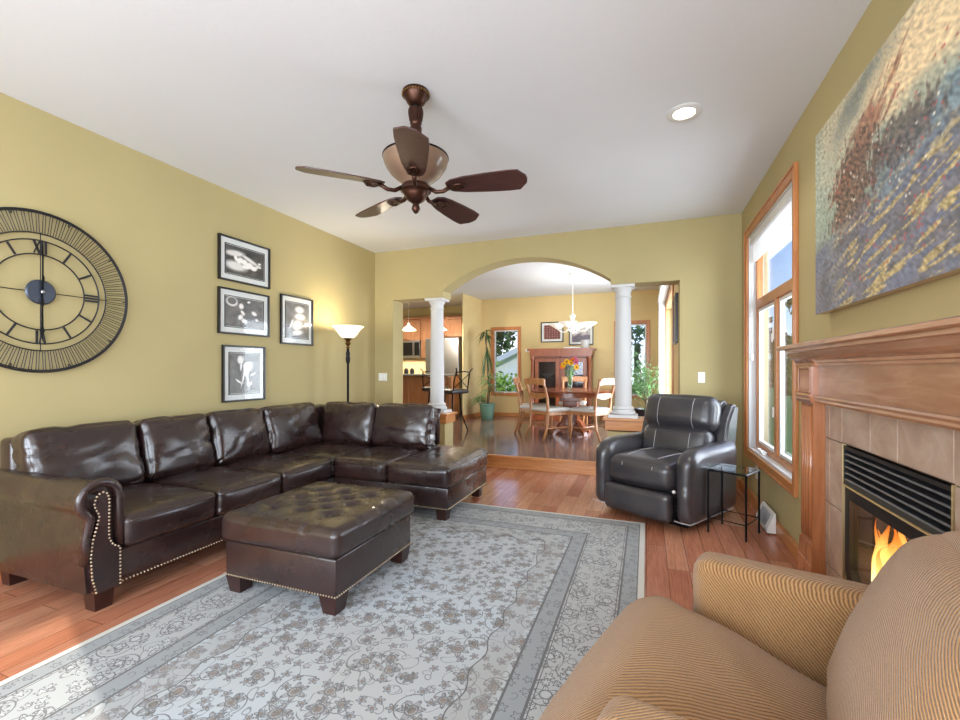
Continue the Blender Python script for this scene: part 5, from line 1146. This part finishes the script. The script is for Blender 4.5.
def pendant(x, y, label):
    t = thing('pendant_lamp', label, 'pendant lamp', (x, y, H), 0, 'white glass pendants over the breakfast bar')
    b = nb(); lathe(b, [(0, 0), (.06, 0), (.05, -.02), (0, -.025)], 0, 0, 0, 16); tube(b, [(0, 0, -.02), (0, 0, -.66)], .004, 6); part('cord', b, 'trim_white', t, True)
    b = nb(); lathe(b, [(0, -.64), (.02, -.645), (.03, -.68), (.05, -.70), (.10, -.735), (.155, -.78), (.15, -.782), (.095, -.742), (.04, -.71), (0, -.70)], 0, 0, 0, 24); part('glass_shade', b, 'pendant_glass', t, True, 60)
    light('pendant_bulb', 'POINT', (x, y, H - .82), 55, (1, .86, .66), shadow_soft_size=.04)
pendant(-4.47, 7.8, 'white glass pendant lamp over the bar, left of the left column'); pendant(-3.86, 7.95, 'white glass pendant lamp over the bar, right of the left column')
light('kitchen_undercabinet', 'AREA', (-5.6, 9.72, 1.42), 14, (1, .82, .58), (0, 0, 0), shape='RECTANGLE', size=1.2, size_y=.2)
for (x, y, lb_) in ((-4.6, 8.9, 'added unseen recessed kitchen fill light near the refrigerator'), (-5.7, 8.9, 'added unseen recessed kitchen fill light near the microwave')):  # out-of-view fixtures, added as fill to brighten the dark kitchen
    t = thing('recessed_light', lb_, 'ceiling light', (x, y, H)); b = nb(); lathe(b, [(.062, -.001), (.098, -.001), (.1, -.006), (.092, -.010), (.066, -.012), (.058, -.004)], 0, 0, 0, 24); part('trim_ring', b, 'trim_white', t, True, 40)
    b = nb(); lathe(b, [(0, -.004), (.05, -.004), (.061, -.008), (.064, -.004), (.06, -.001), (0, -.001)], 0, 0, 0, 20); part('bulb', b, 'bulb_glow', t, True); light('kitchen_fill_can', 'SPOT', (x, y, H - .02), 60, (1, .93, .82), (0, 0, 0), spot_size=2.6, spot_blend=.8, shadow_soft_size=.05)
light('chandelier_bulbs', 'POINT', (-1.13, 7.30, 1.97), 18, (1, .9, .74), shadow_soft_size=.25)

# ================================================================ outdoors
b = nb(); box(b, -30, 30, -20, 60, -.6, -.45)
for f_ in (): pass
o = part('lawn', b, 'grass'); o['kind'] = 'structure'
def tree(x, y, z0, h, r, n, mat, label, seed, trunk=True, sq=1.0, cat='tree', name='garden_tree', ls=.16):
    t = thing(name, label, cat, (x, y, z0)); rr = random.Random(seed)
    if trunk:
        b = nb(); tube(b, [(0, 0, 0), (.05, 0, h * .3), (0, .05, h * .8)], .15, 8, rs=[.16, .12, .05])
        for k in range(7): a = k * 2.4; tube(b, [(.02, 0, h * (.25 + .07 * k)), (r * .6 * math.cos(a), r * .6 * math.sin(a), h * (.4 + .07 * k))], .04, 6)
        part('trunk', b, 'bark', t)
    cl = [(Vector((rr.gauss(0, r * .45), rr.gauss(0, r * .45), h * (.62 if trunk else .5) + rr.gauss(0, h * .17) * sq)), rr.uniform(.25, .5) * r) for _ in range(26)]
    me = bpy.data.meshes.new('leaves'); vs = []; fs = []
    for _ in range(n):
        c, cr_ = rr.choice(cl); d = Vector((rr.gauss(0, 1), rr.gauss(0, 1), rr.gauss(0, 1))).normalized() * cr_ * rr.uniform(.5, 1.1); p = c + d
        if p.z < .02: continue
        u = Vector((rr.gauss(0, 1), rr.gauss(0, 1), rr.gauss(0, 1))).normalized(); v = u.cross(Vector((rr.gauss(0, 1), rr.gauss(0, 1), rr.gauss(0, 1)))).normalized(); s = rr.uniform(.6, 1.2) * ls
        k = len(vs); vs += [p - u * s * .5, p + v * s * .28, p + u * s * .5, p - v * s * .28]; fs.append((k, k + 1, k + 2, k + 3))
    me.from_pydata([tuple(q) for q in vs], [], fs); me.materials.append(M(mat)); o = bpy.data.objects.new('foliage', me); link(o, t)
tree(-10.5, 27, -.45, 6.2, 2.4, 5200, 'tree_leaf', 'tall dark green tree behind the neighbouring house in the left dining window', 1, ls=.42)
tree(-4.2, 12.4, -.45, 2.0, .95, 3600, 'shrub_leaf', 'bright green shrub outside the left dining window', 2, False, cat='shrub', name='garden_shrub', ls=.13)
tree(-1.9, 26, -.45, 3.9, 2.0, 4200, 'tree_leaf', 'green tree outside the right dining window', 3, ls=.4)
tree(-.3, 12.6, -.45, 1.9, .9, 2600, 'leaf_pale', 'pale green shrub outside the right dining window', 4, False, cat='shrub', name='garden_shrub', ls=.13)
tree(5.0, 2.6, -.45, 6.4, 2.4, 9000, 'tree_leaf', 'unseen broad green tree added to block sun at the fireplace-side window', 6, ls=.32)  # out of view, put in the sun path to keep sun off the rug
tree(5.0, 21, -.45, 3.4, 1.6, 3000, 'tree_leaf', 'low green tree far outside the fireplace-side window', 8, ls=.4)
Hs = thing('neighbour_house', 'pale neighbouring house with a grey sloping roof behind the shrub', 'house', (-8.2, 19.5, -.45))
b = nb(); prism(b, [(-4.0, 0), (7.0, 0), (7.0, 2.0), (4.3, 3.15), (1.0, 1.6), (-4.0, 1.5)], 'y', 0, 4); part('wall', b, 'siding', Hs)
b = nb(); prism(b, [(-4.2, 1.45), (1.0, 1.55), (4.3, 3.1), (7.4, 1.75), (7.4, 1.95), (4.3, 3.35), (.95, 1.78), (-4.2, 1.65)], 'y', -.4, 4.4); part('roof', b, 'roof_shingle', Hs)
b = nb(); box(b, -1.2, -.3, -.03, .0, 1.0, 2.1); part('window', b, 'black_plastic', Hs)
